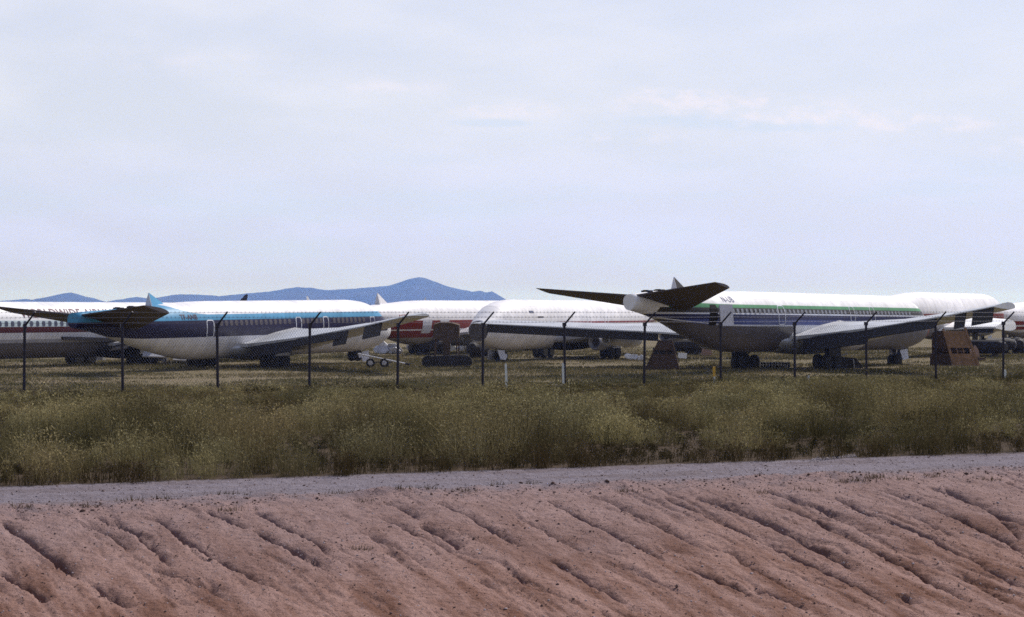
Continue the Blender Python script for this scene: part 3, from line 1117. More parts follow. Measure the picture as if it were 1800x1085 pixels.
finish_lettering(decal_text(bodyA, 'TF-ANB', 31.6, .60, .36, -1, LETTER_DARK, None, bold=.01), planeA, locA)
for (t0, t1, z0, z1) in ((12.5, 13.3, -.55, .62), (16.4, 17.2, -.55, .62), (27.9, 28.8, -.75, .55)):
    link('door', skin_patch(bodyA, t0, t1, z0, z1, -1, .012, frame=.075, corner=.22), OUTLINE, planeA, locA)
link('door', skin_patch(bodyA, 5.3, 6.1, -.5, .5, -1, .012, frame=.05, corner=.06), OUTLINE, planeA, locA)

# ---- the green, navy and blue banded airliner, right
GREEN, CHAR, BLUE, LINE, MET = (0.085, 0.26, 0.125), (0.045, 0.040, 0.042), (0.065, 0.085, 0.25), (.66, .68, .76), (0.105, 0.092, 0.098)
MAT_B = livery('green_navy_blue_livery', (0.80, 0.79, 0.80), [
    (.66, .90, GREEN, 3.4, 42.2, .55, (34.0, 43.0, 0, .25)), (.30, .66, CHAR, 3.6, 43.0, .55, None), (.21, .30, LINE, 3.8, 43.4, 0, None),
    (-.14, .21, (0.022, 0.024, 0.085), 3.9, 43.6, .55, None), (-.50, -.14, BLUE, 4.1, 43.4, .55, None), (-.60, -.50, LINE, 0, 43.4, 0, (33, 42, .5, .5)),
    (-9, -.60, (.21, .20, .215), 0, 13.5, 0, None), (-9, -.60, MET, 25.6, 43.8, .55, (33, 42, 0, .5))], rough=.42)
LAB_B = 'white airliner with green, charcoal, navy and blue bands and an open rear door, front right'
windows_skip[LAB_B] = ((13.0, 14.2), (16.4, 17.7), (5.5, 6.6))
hB = Vector((math.cos(R(54)), math.sin(R(54))))
noseB = Vector((34.2, 169.0))
gB = noseB - 24.2 * hB
planeB, bodyB, locB = airliner(LAB_B, gB[:], 54.0, 45.2, 1.35, MAT_B, big=True, pitch=-.45, roll=-1.2, droop=(1.0, .45), stab_span=6.85, stab_di=1.05, stab_tip=1.1, lift=1.0,
    wings=('full', '19.7'), engines=((8.6, 14.6), ()), fin=(39.6, 37.8, 1.0, .55), windows=(7.0, 36.0, .62, .46, .30, .30),
    nose_cut=1.3, wing_mat=ALU, fin_mat=DARK_METAL, stab_tw=-10, stab_z=.80,
    flaps=(((2.6, 9, .30, 80), (9.2, 20.5, .60, 84)), ((2.6, 8, 1.15, 62), (8, 14.2, .75, 60), (16.0, 17.0, 1.0, 70), (17.7, 19.6, 1.0, 70))))
finish_lettering(decal_text(bodyB, 'N-UB', 35.6, 1.05, .42, -1, LETTER_BLUE, None), planeB, locB)
for (t0, t1, z0, z1) in ((13.2, 14.0, -.25, .95), (16.6, 17.4, -.25, .95), (27.6, 28.6, -.5, .9)):
    link('door', skin_patch(bodyB, t0, t1, z0, z1, -1, .014, frame=.06, corner=.25), OUTLINE, planeB, locB)
link('doorway', skin_patch(bodyB, 36.6, 37.5, -.55, .86, -1, .014, corner=.12), BLACK, planeB, locB)
bm = bmesh.new()
y0 = -(bodyB.side(36.4, .2) + .35)
prism(bm, [(-36.55, y0 + .2, -.6), (-35.6, y0 - .25, -.6), (-35.6, y0 - .15, .86), (-36.55, y0 + .3, .86)], .12)
link('open_door', from_bm('open_door', bm), PALE, planeB, locB)['label'] = 'pale grey rear door swung open'

# ---- plain white airliner facing the camera, centre
MAT_C = livery('white_livery_thin_red_line', (0.80, 0.78, 0.80), [(-.16, .0, (.34, .04, .06), 8.5, 99, 0, None), (-1.05, -.72, (.34, .05, .06), 12, 99, 0, None)])
LAB_C = 'plain white airliner facing the camera with its nose cone missing and a thin red line'
yC = 244.0
hC = Vector((math.cos(R(yC)), math.sin(R(yC))))
noseC = Vector((-3.4, 168.5))
gC = noseC - 21.3 * hC
planeC, bodyC, locC = airliner(LAB_C, gC[:], yC, 41.5, .98, MAT_C, wings=('full', None), gear_t=21.3, engines=((5.4, 10.5), ()), stabs=(False, False),
    nose_cut=1.4, fair_mat=DARK_METAL, eng_mat=plain('dark_engine_metal', (0.17, 0.165, 0.175), .4, .4, .3, 1.0), fin=None, nose_door=PALE)  # engine metal in one even darker grey
for (t_, z_, w_, h_, m_) in ((5.2, -.35, .10, .16, DARK_METAL), (9.5, -1.25, .30, .07, LETTER_RED), (11.0, -1.15, .08, .18, YELLOW)):
    pass
link('hatch', skin_patch(bodyC, 7.6, 8.5, .75, .95, 1, .012), GLASS_DARK, planeC, locC)
link('hatch', skin_patch(bodyC, 9.0, 10.2, .35, .47, 1, .012), BLACK, planeC, locC)
for (t0, t1) in ((19.5, 20.3), (23.4, 24.2)):
    link('door', skin_patch(bodyC, t0, t1, -.55, .5, 1, .014, frame=.09, corner=.2), WHITE, planeC, locC)

# ---- airliner with two deep red bands, tail towards the camera, behind the gap
RED = (0.21, 0.022, 0.020)
MAT_D = livery('red_banded_white_livery', (0.79, 0.77, 0.79), [
    (-.86, -.02, RED, 3, 38.5, .5, None), (-1.66, -.98, RED, 3, 36.0, .5, None), (-9, -1.66, (.36, .34, .35), 0, 46, 0, None)])
LAB_D = 'white airliner with two deep red bands, tail pointing at the camera behind the gap'
yD = 61.0
hD = Vector((math.cos(R(yD)), math.sin(R(yD))))
tailD = Vector((-15.9, 186.0))
gD = tailD + (42.0 - 22.3) * hD
planeD, bodyD, locD = airliner(LAB_D, gD[:], yD, 42.0, 1.05, MAT_D, pitch=.2, wings=('3.2', '3.4'), stabs=(False, False), fin=(35.2, 33.4, 1.15, .62), nose_cut=1.0)
for (t0, t1, z0, z1) in ((28.4, 30.0, -1.25, .05), (25.2, 26.9, -.75, .05)):
    link('repainted_patch', skin_patch(bodyD, t0, t1, z0, z1, -1, .012), PALE, planeD, locD)
finish_lettering(decal_text(bodyD, 'N17329', 33.8, .22, .34, -1, LETTER_RED, None, bold=.01), planeD, locD)

# ---- airliner with the big title, far left
MAT_E = livery('maroon_and_navy_line_livery', (0.80, 0.79, 0.81), [
    (.02, .50, (.58, .68, .72), 5, 46, 0, None),
    (-.42, .02, (.10, .016, .022), 2.5, 99, .5, None), (-.50, -.12, (.018, .016, .070), 2.5, 26, .5, (20, 26, 0, -.28)),
    (-1.18, -.92, (.42, .42, .46), 0, 99, 0, None), (-9, -1.18, (.13, .125, .14), 0, 99, 0, None)])
LAB_E = 'white airliner with maroon lettering along its roof line and a grey belly, far left'
windows_skip[LAB_E] = ((23.9, 25.2),)
gE = Vector((-31.9, 163.0))
planeE, bodyE, locE = airliner(LAB_E, gE[:], 56.5, 53.0, .70, MAT_E, wings=(None, '5.5'), stabs=(False, False), fin=None, nose_door=WHITE,
    windows=(6.5, 44.0, .62, .26, .40, .33), win_mat=GLASS_DARK, wing_mat=GREY_PAINT, fair_mat=DARK_METAL,  # near-black fairing colour carries the deep shade at the wing root
    flaps=((), ((2.3, 4.2, 1.0, 30),)))
finish_lettering(decal_text(bodyE, 'WORLDWIDE AIRLINES', 33.4, .72, .66, -1, LETTER_MAROON, None, bold=.015), planeE, locE)
link('door', skin_patch(bodyE, 24.1, 25.0, -.35, .95, -1, .016, frame=.06, corner=.22), OUTLINE, planeE, locE)
for sgn in (1, -1):
    bm = bmesh.new()
    arc = [(.35 + .95 * math.sin(R(a)), -sgn * 0, .42 + .95 * math.cos(R(a))) for a in (0, 25, 50, 75, 95)]
    arc2 = [(.35 + 1.30 * math.sin(R(a)), -sgn * 0, .42 + 1.22 * math.cos(R(a))) for a in (95, 75, 50, 25, 0)]
    prism(bm, arc + arc2, .9)
    link('wheel_guard', from_bm('wheel_guard', bm), WHITE, planeE, (0.55, sgn * 3.36 - .15, 0))
bm = bmesh.new()
yy = -(bodyE.side(26, -.75) + .10)
prism(bm, [(-23.6, yy, -.92), (-29.4, yy, -.74), (-29.4, yy, -.98), (-23.6, yy, -1.2)], .22)
link('spoiler_panel', from_bm('spoiler_panel', bm), DARK_METAL, planeE, locE)

# ---- airliners on the right edge, behind
MAT_F = livery('red_striped_white_livery', (0.80, 0.78, 0.80), [
    (-.62, -.08, RED, 2.5, 99, .5, None), (-1.02, -.82, RED, 2.5, 99, .5, None), (-9, -1.5, (.40, .39, .42), 0, 99, 0, None)])
LAB_F = 'white airliner with a red stripe, rounded nose showing behind the green banded one'
yF = 61.0
hF = Vector((math.cos(R(yF)), math.sin(R(yF))))
noseF = Vector((50.6, 213.0))
gF = noseF - 22.3 * hF
planeF, bodyF, locF = airliner(LAB_F, gF[:], yF, 41.5, 1.75, MAT_F, wings=(None, '6.6'), droop=(0, 2.6), stabs=(False, False), nose_cut=.35,
    wing_mat=WHITE, flaps=((), ((4, 6.4, .55, 50),)))
MAT_G = livery('red_line_white_livery', (0.80, 0.78, 0.80), [(-.75, -.30, RED, 2, 39.0, .5, None), (-1.30, -.95, RED, 2, 37.5, .5, None), (-9, -1.6, (.34, .33, .36), 0, 99, 0, None)])
LAB_G = 'white airliner with red stripes cut off by the right edge, farthest of the near row'
hG = Vector((math.cos(R(58)), math.sin(R(58))))
tailG = Vector((52.6, 229.0))
gG = tailG + 19.5 * hG
planeG, bodyG, locG = airliner(LAB_G, gG[:], 58, 41.5, 1.05, MAT_G, wings=(None, 'full'), stabs=(False, False), wing_mat=WHITE, nose_cut=.35)
# ---- far planes whose fins rise over the near roofs
FIN_DARK = plain('dark_fin_paint', (0.05, 0.045, 0.05), 0.6, 0, .2, 1)
MAT_FAR = livery('far_white_livery', (0.78, 0.77, 0.79), [(-.3, .1, (.15, .05, .06), 2, 99, 0, None)])
for (px, D, yaw, fm, lab) in ((368, 1020, 195, FIN_DARK, 'distant airliner with a dark fin, its fin tip above the turquoise banded roof'),
                          (461, 1330, 60, WHITE, 'distant airliner, only its thin white fin tip showing left of the other white tip'),
                          (573, 1180, 60, WHITE, 'distant airliner, white fin tip showing above the nose of the turquoise banded one'),
                          (724, 1290, 120, WHITE, 'distant airliner, small white fin tip showing right under the hill summit')):
    x = (px - 900) / FPX * D
    airliner(lab, (x, D), yaw, 42, 1.2, MAT_FAR, full_fin=True, fin_mat=fm, wings=('full', 'full'), nose_cut=.35, gear=True)


# ------------------------------------------------------------------ things standing between the planes
def at(px, D):
    x = (px - 900) / FPX * D
    return Vector((x, D, float(ground_at(x, D))))


def part(name, material, parent, boxes=(), tubes=(), prisms=()):
    bm = bmesh.new()
    for b in boxes:
        add_box(bm, *b)
    for t in tubes:
        add_tube(bm, *t)
    for p in prisms:
        prism(bm, *p)
    return link(name, from_bm(name, bm), material, parent)


# brown plywood maintenance dock with a slot of openings
r = empty('work_dock', at(1676, 161.5), R(8))
tag(r, 'brown plywood dock with a row of dark openings beside the green banded airliner nose', 'work dock')
part('front_panel', PLY, r, prisms=[([(-.35, -.95, 0), (1.60, -.95, 0), (1.36, -.64, .95), (-.50, -.64, .95)], .06),
                                    ([(-.58, -.50, 1.42), (1.22, -.50, 1.42), (.98, -.05, 2.72), (-.78, -.05, 2.72)], .06)])
for k in range(4):
    dx = -.40 + .52 * k
    part('mullion', PLY, r, tubes=[((dx, -.66, .9), (dx - .08, -.50, 1.44), .032, .032, 6)])
part('side_frame', PLY, r, prisms=[([(1.60, -.98, 0), (1.80, -.98, 0), (1.02, -.02, 3.0), (.86, -.02, 3.0)], .09)])
part('side_frame', PLY, r, prisms=[([(-.42, -.98, 0), (-.26, -.98, 0), (-.78, -.02, 2.9), (-.94, -.02, 2.9)], .09)])
part('side_wall', PLY_DARK, r, prisms=[([(-.42, -.9, 0), (-1.75, .5, 0), (-1.70, .55, .95), (-.58, -.6, .95)], .06),  # shaded side painted as a darker copy of the front plywood
                                       ([(-.64, -.5, 1.35), (-1.6, .55, 1.35), (-1.3, .6, 2.75), (-.90, -.02, 2.75)], .06)])
part('back_wall', PLY_DARK, r, boxes=[((-.25, .62, 1.3), (2.6, .06, 2.6))])
part('platform', PLY_DARK, r, boxes=[((0, .25, 1.12), (2.0, .7, .08))])
# darker dock left of the green banded plane
r = empty('work_dock', at(1166, 150.0), R(-12))
tag(r, 'dark brown dock with sloping sides under the tail of the green banded airliner', 'work dock', 'brown plywood docks')
part('front_panel', PLY_DARK, r, prisms=[([(-1.2, -.6, 0), (1.2, -.6, 0), (.95, -.3, 1.15), (-.75, -.3, 1.15)], .06),
                                         ([(-.55, -.25, 1.45), (.75, -.25, 1.45), (.55, 0, 2.15), (-.35, 0, 2.15)], .06)])
part('side_frame', PLY_DARK, r, tubes=[((-1.25, -.62, 0), (-.3, 0, 2.2), .07, .06, 6), ((1.25, -.62, 0), (.6, 0, 2.2), .07, .06, 6)])
part('back_wall', DARK_METAL, r, boxes=[((0, .5, .8), (1.7, .06, 1.6))])
for dx in (-.3, .3, .75):
    part('mullion', PLY_DARK, r, tubes=[((dx, -.3, 1.1), (dx * .9, -.25, 1.5), .04, .04, 6)])
# tan tapered crate farther back
r = empty('tapered_crate', at(1242, 194.0))
tag(r, 'small tan crate with tapering sides behind the main wheels of the green banded airliner', 'crate')
part('body', TAN, r, prisms=[([(-.55, 0, 0), (.55, 0, 0), (.36, 0, 1.06), (-.32, 0, 1.06)], .5)])
part('skid', PLY_DARK, r, boxes=[((0, -.26, .06), (1.2, .08, .10))])
# tan crate with a gabled top right of the dock
r = empty('gabled_crate', at(1713, 176.0))
tag(r, 'tan broken crate with a pointed top just right of the brown dock', 'crate')
part('body', TAN, r, prisms=[([(-.35, 0, .3), (.40, 0, .35), (.33, 0, .9), (.05, 0, 1.35), (-.1, 0, 1.1), (-.35, 0, 1.0)], .4)])
part('base', PLY_DARK, r, boxes=[((0.25, 0, .16), (1.3, .6, .26))])
# white board
r = empty('white_board', at(1199.5, 168.0))
tag(r, 'small white board standing in the grass beside the dark brown dock', 'board')
part('panel', WHITE, r, boxes=[((0, 0, .62), (.72, .03, .44), Euler((0, R(4), 0)))])
part('leg', DARK_METAL, r, boxes=[((-.3, .03, .25), (.05, .04, .5))])
part('leg', DARK_METAL, r, boxes=[((.3, .03, .25), (.05, .04, .5))])
# row of pierced concrete blocks
bm = bmesh.new()


def block_mesh():
    bm = bmesh.new()
    w, h, d, c = .44, .42, .4, .085
    # a face with two round holes each: built as a frame of wedges round two cylinders
    add_box(bm, (0, d * .2, h / 2), (w, d * .6, h))
    xs = [(-.11, .11), (-.11, .31), (.11, .11), (.11, .31)]
    for (hx, hz) in xs:
        k = 16
        o, i_ = [], []
        for q in range(k):
            a = 2 * math.pi * q / k + math.pi / k
            m = max(abs(math.cos(a)), abs(math.sin(a)))
            o.append((hx + .11 * math.cos(a) / m, hz + .105 * math.sin(a) / m))
            i_.append((hx + c * math.cos(a), hz + c * math.sin(a)))
        yf, yb = -d * .5, -d * .1
        vo = [bm.verts.new((p[0], yf, p[1])) for p in o]
        vi = [bm.verts.new((p[0], yf, p[1])) for p in i_]
        vb = [bm.verts.new((p[0], yb - .002, p[1])) for p in i_]
        vob = [bm.verts.new((p[0], yb - .002, p[1])) for p in o]
        for q in range(k):
            n2 = (q + 1) % k
            bm.faces.new((vo[q], vo[n2], vi[n2], vi[q]))
            bm.faces.new((vi[q], vi[n2], vb[n2], vb[q]))
            bm.faces.new((vo[n2], vo[q], vob[q], vob[n2]))
    return from_bm('pierced_block', bm)


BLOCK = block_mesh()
BLOCK.materials.append(plain('bright_block', (0.80, 0.76, 0.72), 0.85, 0.0, 0.2, 8.0))  # bright block colour stands in for sunlight missing in the airliner's shadow
hole = bmesh.new()
for (hx, hz) in ((-.11, .11), (-.11, .31), (.11, .11), (.11, .31)):
    add_lathe(hole, [(-.058, .083), (-.046, .083)], 14, 'Y', (hx, 0, hz))
HOLE = from_bm('recess', hole)
HOLE.materials.append(BLACK)
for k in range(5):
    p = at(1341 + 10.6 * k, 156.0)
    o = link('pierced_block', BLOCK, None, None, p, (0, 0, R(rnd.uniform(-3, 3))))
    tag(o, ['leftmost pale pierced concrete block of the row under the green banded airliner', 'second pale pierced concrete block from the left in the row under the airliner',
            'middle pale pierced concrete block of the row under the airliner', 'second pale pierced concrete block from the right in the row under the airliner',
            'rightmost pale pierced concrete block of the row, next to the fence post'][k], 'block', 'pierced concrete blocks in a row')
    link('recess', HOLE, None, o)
# tall brown stand with a cover, on a dark base
r = empty('covered_stand', at(785, 158.0), R(6))
tag(r, 'tall stand draped in brown cloth on a dark base in the gap between two airliners', 'stand')
part('cover', TARP, r, prisms=[([(-1.05, -.5, 2.35), (-.2, -.62, 1.95), (.05, -.6, 1.5), (.5, -.62, 2.1), (.95, -.5, 2.25), (.98, -.4, 3.25), (.4, -.38, 3.42), (-.5, -.4, 3.45), (-1.0, -.4, 3.3)], .5)])
for (dx, dy) in ((-.85, -.5), (.85, -.5), (-.75, .4), (.75, .4)):
    part('leg', PLY_DARK, r, tubes=[((dx * 1.15, dy, .2), (dx, dy * .8, 2.9), .06, .05, 8)])
part('hanging_cloth', TARP, r, prisms=[([(-.25, -.35, .9), (.22, -.35, .8), (.3, -.35, 2.4), (-.3, -.35, 2.4)], .18)])
part('brace', DARK_METAL, r, tubes=[((1.0, -.5, 2.4), (1.75, -.6, .5), .04, .04, 6), ((-1.0, -.5, 2.5), (-1.5, -.6, .6), .04, .04, 6)])
part('base', DARK_METAL, r, prisms=[([(-1.6, -.6, .05), (1.75, -.6, .0), (1.55, -.6, .95), (-1.3, -.6, .85)], 1.1)])
for dx in (-1.5, 1.4):
    link('wheel', W_NOSE, None, r, (dx, -1.15, .42))
# tow bar with dolly at the nose of the turquoise plane
pa, pb = at(652, 160), at(706, 152)
r = empty('tow_bar', (pa + pb) / 2)
tag(r, 'white tow bar lying in the grass from the nose wheels of the turquoise banded airliner', 'tow bar')
d = (pb - pa) / 2
part('bar', WHITE, r, tubes=[((-d.x - 1, -d.y, .98), (d.x + .3, d.y, .42), .055, .055, 8)])
part('towing_eye', DARK_METAL, r, tubes=[((d.x + .3, d.y, .42), (d.x + .6, d.y - .2, .36), .09, .07, 8)])
r = empty('wheel_dolly', at(668, 155.5))
tag(r, 'small low dolly with pale wheel discs under the white tow bar', 'dolly')
part('frame', DARK_METAL, r, boxes=[((0, 0, .45), (1.9, .5, .08)), ((-.7, 0, .3), (.12, .5, .5)), ((.6, 0, .3), (.12, .5, .4))])
for dx in (-.7, .35):
    w = link('wheel', W_NOSE, None, r, (dx, -.3, .40))
    w.scale = (.7, .6, .7)
    link('hub', H_NOSE, None, w).scale = (1.25, 1.1, 1.25)
# heap of white scrap skin behind the nose
SCRAP = plain('torn_aluminium_skin', (0.62, 0.63, 0.68), 0.5, 0.1, .45, 2.5)
for (px0, px1, D, hh, lab, tilt) in ((658, 712, 205, 1.5, 'crumpled heap of white torn skin under the red banded airliner', .1),
                                 (712, 735, 207, 1.2, 'smaller heap of white torn skin right of the first heap', -.2),
                                 (772, 800, 214, 1.0, 'low strip of white scrap behind the covered stand legs', 0.1),
                                 (806, 828, 214, 1.1, 'white scrap panel with red paint right of the covered stand', 0.05),
                                 (1098, 1134, 176, .75, 'thin white scrap sheets on the grass left of the dark brown dock', .25)):
    a, b = at(px0, D), at(px1, D)
    r = empty('scrap_heap', (a + b) / 2)
    tag(r, lab, 'scrap heap', 'heaps of scrap aircraft skin')
    W = (b - a).length
    for k in range(7):
        bm = bmesh.new()
        cx, cz = rnd.uniform(-.42, .42) * W, rnd.uniform(.3, .85) * hh * .7
        s = W * rnd.uniform(.16, .3)
        pts = []
        for q in range(6):
            an = q * math.pi / 3 + rnd.uniform(-.3, .3)
            pts.append((cx + s * math.cos(an), rnd.uniform(-.05, .05), cz + hh * .32 * math.sin(an) * rnd.uniform(.7, 1.2)))
        prism(bm, pts, .08)
        bmesh.ops.rotate(bm, verts=bm.verts[:], cent=(cx, 0, cz), matrix=Matrix.Rotation(rnd.uniform(-.5, .5), 3, 'X') @ Matrix.Rotation(tilt + rnd.uniform(-.3, .3), 3, 'Y'))
        bmesh.ops.translate(bm, verts=bm.verts[:], vec=(0, rnd.uniform(-.6, .6), 0))
        red = (k == 2 and px0 == 806)
        link('torn_panel', from_bm('torn_panel', bm), LETTER_RED if red else SCRAP, r)
# pale wing skin panel leaning left of the turquoise plane's belly
for (px0, px1, D, z0, z1, lab) in ((250, 302, 159.0, .75, 2.0, 'broad pale grey wing panel propped up behind the wheels on the left'),
                               (304, 342, 160.5, .45, 1.55, 'narrower pale wing panel lying right of the broad one')):
    a, b = at(px0, D), at(px1, D)
    r = empty('wing_panel', (a + b) / 2)
    tag(r, lab, 'wing panel', 'loose wing panels')
    w = (b - a).length / 2
    part('skin', PALE, r, prisms=[([(-w, 0, z0), (w * .92, 0, z0 - .05), (w, .9, z1 - .45), (-w * .8, 1.2, z1)], .12)])
    part('trestle', DARK_METAL, r, boxes=[((-w * .5, .4, z0 / 2), (.12, .12, z0)), ((w * .5, .4, z0 / 2), (.12, .12, z0))])
# dark wheels, loading ramp and orange cover near the right plane
r = empty('loading_ramp', at(1470, 152.0), R(20))
tag(r, 'dark low ramp with a sloping rail lying under the wing of the green banded airliner', 'ramp')
part('deck', DARK_METAL, r, prisms=[([(-1.6, 0, .1), (1.9, 0, .1), (1.3, 0, .85), (-.3, 0, 1.0)], 1.3)])
part('rail', PALE, r, tubes=[((-1.9, -.75, .45), (.5, -.75, 1.2), .07, .07, 8)])
part('strut', PALE, r, tubes=[((1.1, -.75, .1), (1.0, -.75, .8), .04, .04, 6)])
o = link('sensor_cover', skin_patch(bodyB, 1.75, 1.95, -1.4, -.55, -1, .03), ORANGE, planeB, locB)

# ------------------------------------------------------------------ chain-link fence
P0, P_END, N_POST = 10.65, 44.75, 12
STEP = (P_END - P0) / N_POST
KNUCKLE, TIP = 2.02, 2.43
fx, fy = to_xy(P0 + STEP * 6, Q_FENCE)
fence = empty('chain_link_fence', (fx, fy, 0), ROAD_B)
tag(fence, 'chain link fence on dark steel posts with angled arms and barbed wire', 'fence')
bm = bmesh.new()
add_tube(bm, (0, 0, -.3), (0, 0, KNUCKLE), .042, .042, 10)
post_me = from_bm('post', bm)
post_me.materials.append(POST)
bm = bmesh.new()
add_box(bm, (0, 0, .0), (.10, .10, .12))
add_tube(bm, (0, 0, 0), (.24, -.30, TIP - KNUCKLE), .032, .026, 8)
arm_me = from_bm('arm', bm)
arm_me.materials.append(POST)
for k in range(-4, N_POST + 6):
    o = link('post', post_me, None, fence, ((k - 6) * STEP, 0, 0), (R(rnd.uniform(-.6, .6)), R(rnd.uniform(-.7, .7)), 0))
    link('barbed_wire_arm', arm_me, None, o, (0, 0, KNUCKLE))
X0, X1 = -10.5 * STEP, 11.5 * STEP


def chain_link():
    cell, h0, h1, rad = 0.082, 0.03, 1.98, 0.0027
    H = h1 - h0
    V, F = [], []
    off = 0
    for fam in (1, -1):
        xs = np.arange(X0 - H, X1 + H, cell)
        for x in xs:
            a = np.array([x, 0.045, h0])
            b = np.array([x + fam * H * .72, 0.045, h1])
            d = (b - a) / np.linalg.norm(b - a)
            n1 = np.array([-d[2], 0, d[0]]) * rad
            n2 = np.array([0, rad * 1.6, 0])
            for e in (a, b):
                V += [e + n1, e - n1, e - n2]
            F += [[off, off + 1, off + 4, off + 3], [off + 1, off + 2, off + 5, off + 4], [off + 2, off, off + 3, off + 5]]
            off += 6
    return np_mesh('chain_link_mesh', np.array(V), [np.array(F)])


link('chain_link_mesh', chain_link(), WIRE, fence)
for k, f in enumerate((.22, .60, .97)):
    bm = bmesh.new()
    prev = None
    zb = KNUCKLE + f * (TIP - KNUCKLE)
    yb, xb = -.30 * f, .24 * f
    n = 18 * 6
    for i in range(n + 1):
        x = X0 + (X1 - X0) * i / n
        sag = -0.018 * math.sin(math.pi * ((x / STEP) % 1.0))
        p = (x + xb, yb, zb + sag)
        if prev:
            add_tube(bm, prev, p, .0040, .0040, 4)
        prev = p
    x = X0
    while x < X1:
        add_tube(bm, (x + xb - .02, yb, zb - .035), (x + xb + .02, yb, zb + .03), .0035, .002, 4)
        add_tube(bm, (x + xb + .02, yb - .02, zb - .025), (x + xb - .02, yb + .02, zb + .025), .0035, .002, 4)
        x += .125
    link('barbed_wire', from_bm('barbed_wire', bm), WIRE, fence)

# marker stakes along the fence
for (px, D, h, yel, lab) in ((891, 63.0, .84, 0, 'white marker stake standing alone, left of the other white one'), (990.5, 64.0, .80, 0, 'white marker stake right beside a fence post'),
                             (1255.5, 66.5, .62, 1, 'marker stake with a yellow upper half near a fence post'), (1767, 72.0, .36, 0, 'short white marker stake at the far right end of the fence'),
                             (1423, 71.0, .24, 0, 'tiny white marker stake low in the grass below the airliner ramp')):
    p = at(px, D)
    r = empty('marker_stake', p)
    tag(r, lab, 'marker stake', 'marker stakes along the fence')
    lean = rnd.uniform(-.04, .02)
    part('shaft', STAKE, r, prisms=[([(-.035, 0, -.1), (.035, 0, -.1), (.035 + lean, 0, h * .97), (lean, 0, h + .03), (-.035 + lean, 0, h * .97)], .04)])
    if yel:
        part('painted_top', YELLOW, r, boxes=[((lean * .8, 0, h * .76), (.085, .055, h * .52))])
for (px, D, yw, lab) in ((1752, 205, 20, 'dark stored engine on a low stand under the wing at the far right, left one'), (1790, 208, 80, 'dark stored engine on a low stand at the right edge of the yard'),
                         (1205, 199, 10, 'dark stored engine lying left of the tan tapered crate'), (1222, 204, 60, 'dark stored engine on its stand just behind the tan tapered crate'),
                         (1730, 188, 140, 'dark stored engine beside the tan gabled crate'), (757, 199, 30, 'dark stored engine left of the covered stand under the red banded airliner'),
                         (842, 186, 75, 'dark stored engine behind the nose wheels of the plain white airliner')):
    r = empty('stored_engine', at(px, D), R(yw))
    tag(r, lab, 'engine', 'stored engines on the field')
    part('casing', DARK_METAL, r, tubes=[((-1.6, 0, 1.0), (1.2, 0, 1.0), .62, .66, 18), ((1.2, 0, 1.0), (1.9, 0, 1.0), .66, .50, 18), ((-2.2, 0, 1.0), (-1.6, 0, 1.0), .38, .6, 18)])
    part('stand', DARK_METAL, r, boxes=[((-1.1, 0, .3), (.14, 1.1, .6)), ((1.0, 0, .3), (.14, 1.1, .6)), ((0, .5, .12), (2.6, .12, .12)), ((0, -.5, .12), (2.6, .12, .12))])
    part('intake_ring', PALE, r, tubes=[((1.9, 0, 1.0), (1.96, 0, 1.0), .53, .5, 18)])
# pale concrete slabs in the grass
for (px, D, w, lab) in ((78, 66, .38, 'pale concrete slab lying in the dry grass, left'), (980, 64.6, .34, 'pale slab at the foot of the white stake')):
    r = empty('slab', at(px, D))
    tag(r, lab, 'slab', 'concrete slabs')
    part('block', CONCRETE, r, boxes=[((0, 0, .05), (w, .3, .14))])


# ------------------------------------------------------------------ vegetation
def leaf_material(name, transl=0.2):
    n = Nodes(name)
    at_ = n.N.new('ShaderNodeAttribute')
    at_.attribute_name = 'tone'
    col = at_.outputs['Color']
    dif = n.N.new('ShaderNodeBsdfDiffuse')
    tr = n.N.new('ShaderNodeBsdfTranslucent')
    ms = n.N.new('ShaderNodeMixShader')
    ms.inputs[0].default_value = transl
    n.L.new(col, dif.inputs[0])
    n.L.new(col, tr.inputs[0])
    n.L.new(dif.outputs[0], ms.inputs[1])
    n.L.new(tr.outputs[0], ms.inputs[2])
    n.L.new(ms.outputs[0], n.N['Material Output'].inputs['Surface'])
    return n.m


LEAF = leaf_material('dry_weed_stems')


def in_view(x, y, m=1.18):
    return np.abs(x / y) < 0.25 * m + 0.4 / y


def stems(base, dirv, length, width, bend, col):
    """curved blades: (N,3),(N,3) unit,(N,) ...  -> verts, quads, tris, colours"""
    n = len(base)
    az = NP.uniform(0, 2 * np.pi, n)
    side = np.stack([np.cos(az), np.sin(az), np.zeros(n)], -1) * width[:, None]
    mid = base + dirv * (length * .55)[:, None]
    bv = np.stack([np.cos(az + 1.3), np.sin(az + 1.3), -0.25 * np.ones(n)], -1) * bend[:, None]
    tip = base + dirv * length[:, None] + bv
    V = np.stack([base - side, base + side, mid + side * .7 + bv * .25, mid - side * .7 + bv * .25, tip], 1)
    i = np.arange(n)[:, None] * 5
    quads = i + np.array([[0, 1, 2, 3]])
    tris = i + np.array([[3, 2, 4]])
    C = np.repeat(col[:, None, :], 5, 1)
    return V.reshape(-1, 3), quads, tris, C.reshape(-1, 3)


def flecks(pos, size, col):
    n = len(pos)
    a = NP.normal(size=(n, 3)); a /= np.linalg.norm(a, axis=1)[:, None]
    b = NP.normal(size=(n, 3)); b -= a * (a * b).sum(1)[:, None]; b /= np.linalg.norm(b, axis=1)[:, None]
    V = np.stack([pos - a * size[:, None], pos + a * size[:, None], pos + b * size[:, None] * .55], 1)
    return V.reshape(-1, 3), np.arange(n * 3).reshape(n, 3), np.repeat(col[:, None, :], 3, 1).reshape(-1, 3)


PAL = np.array([(.190, .165, .080), (.245, .195, .105), (.125, .080, .044), (.205, .192, .120), (.100, .090, .044), (.255, .205, .115)])


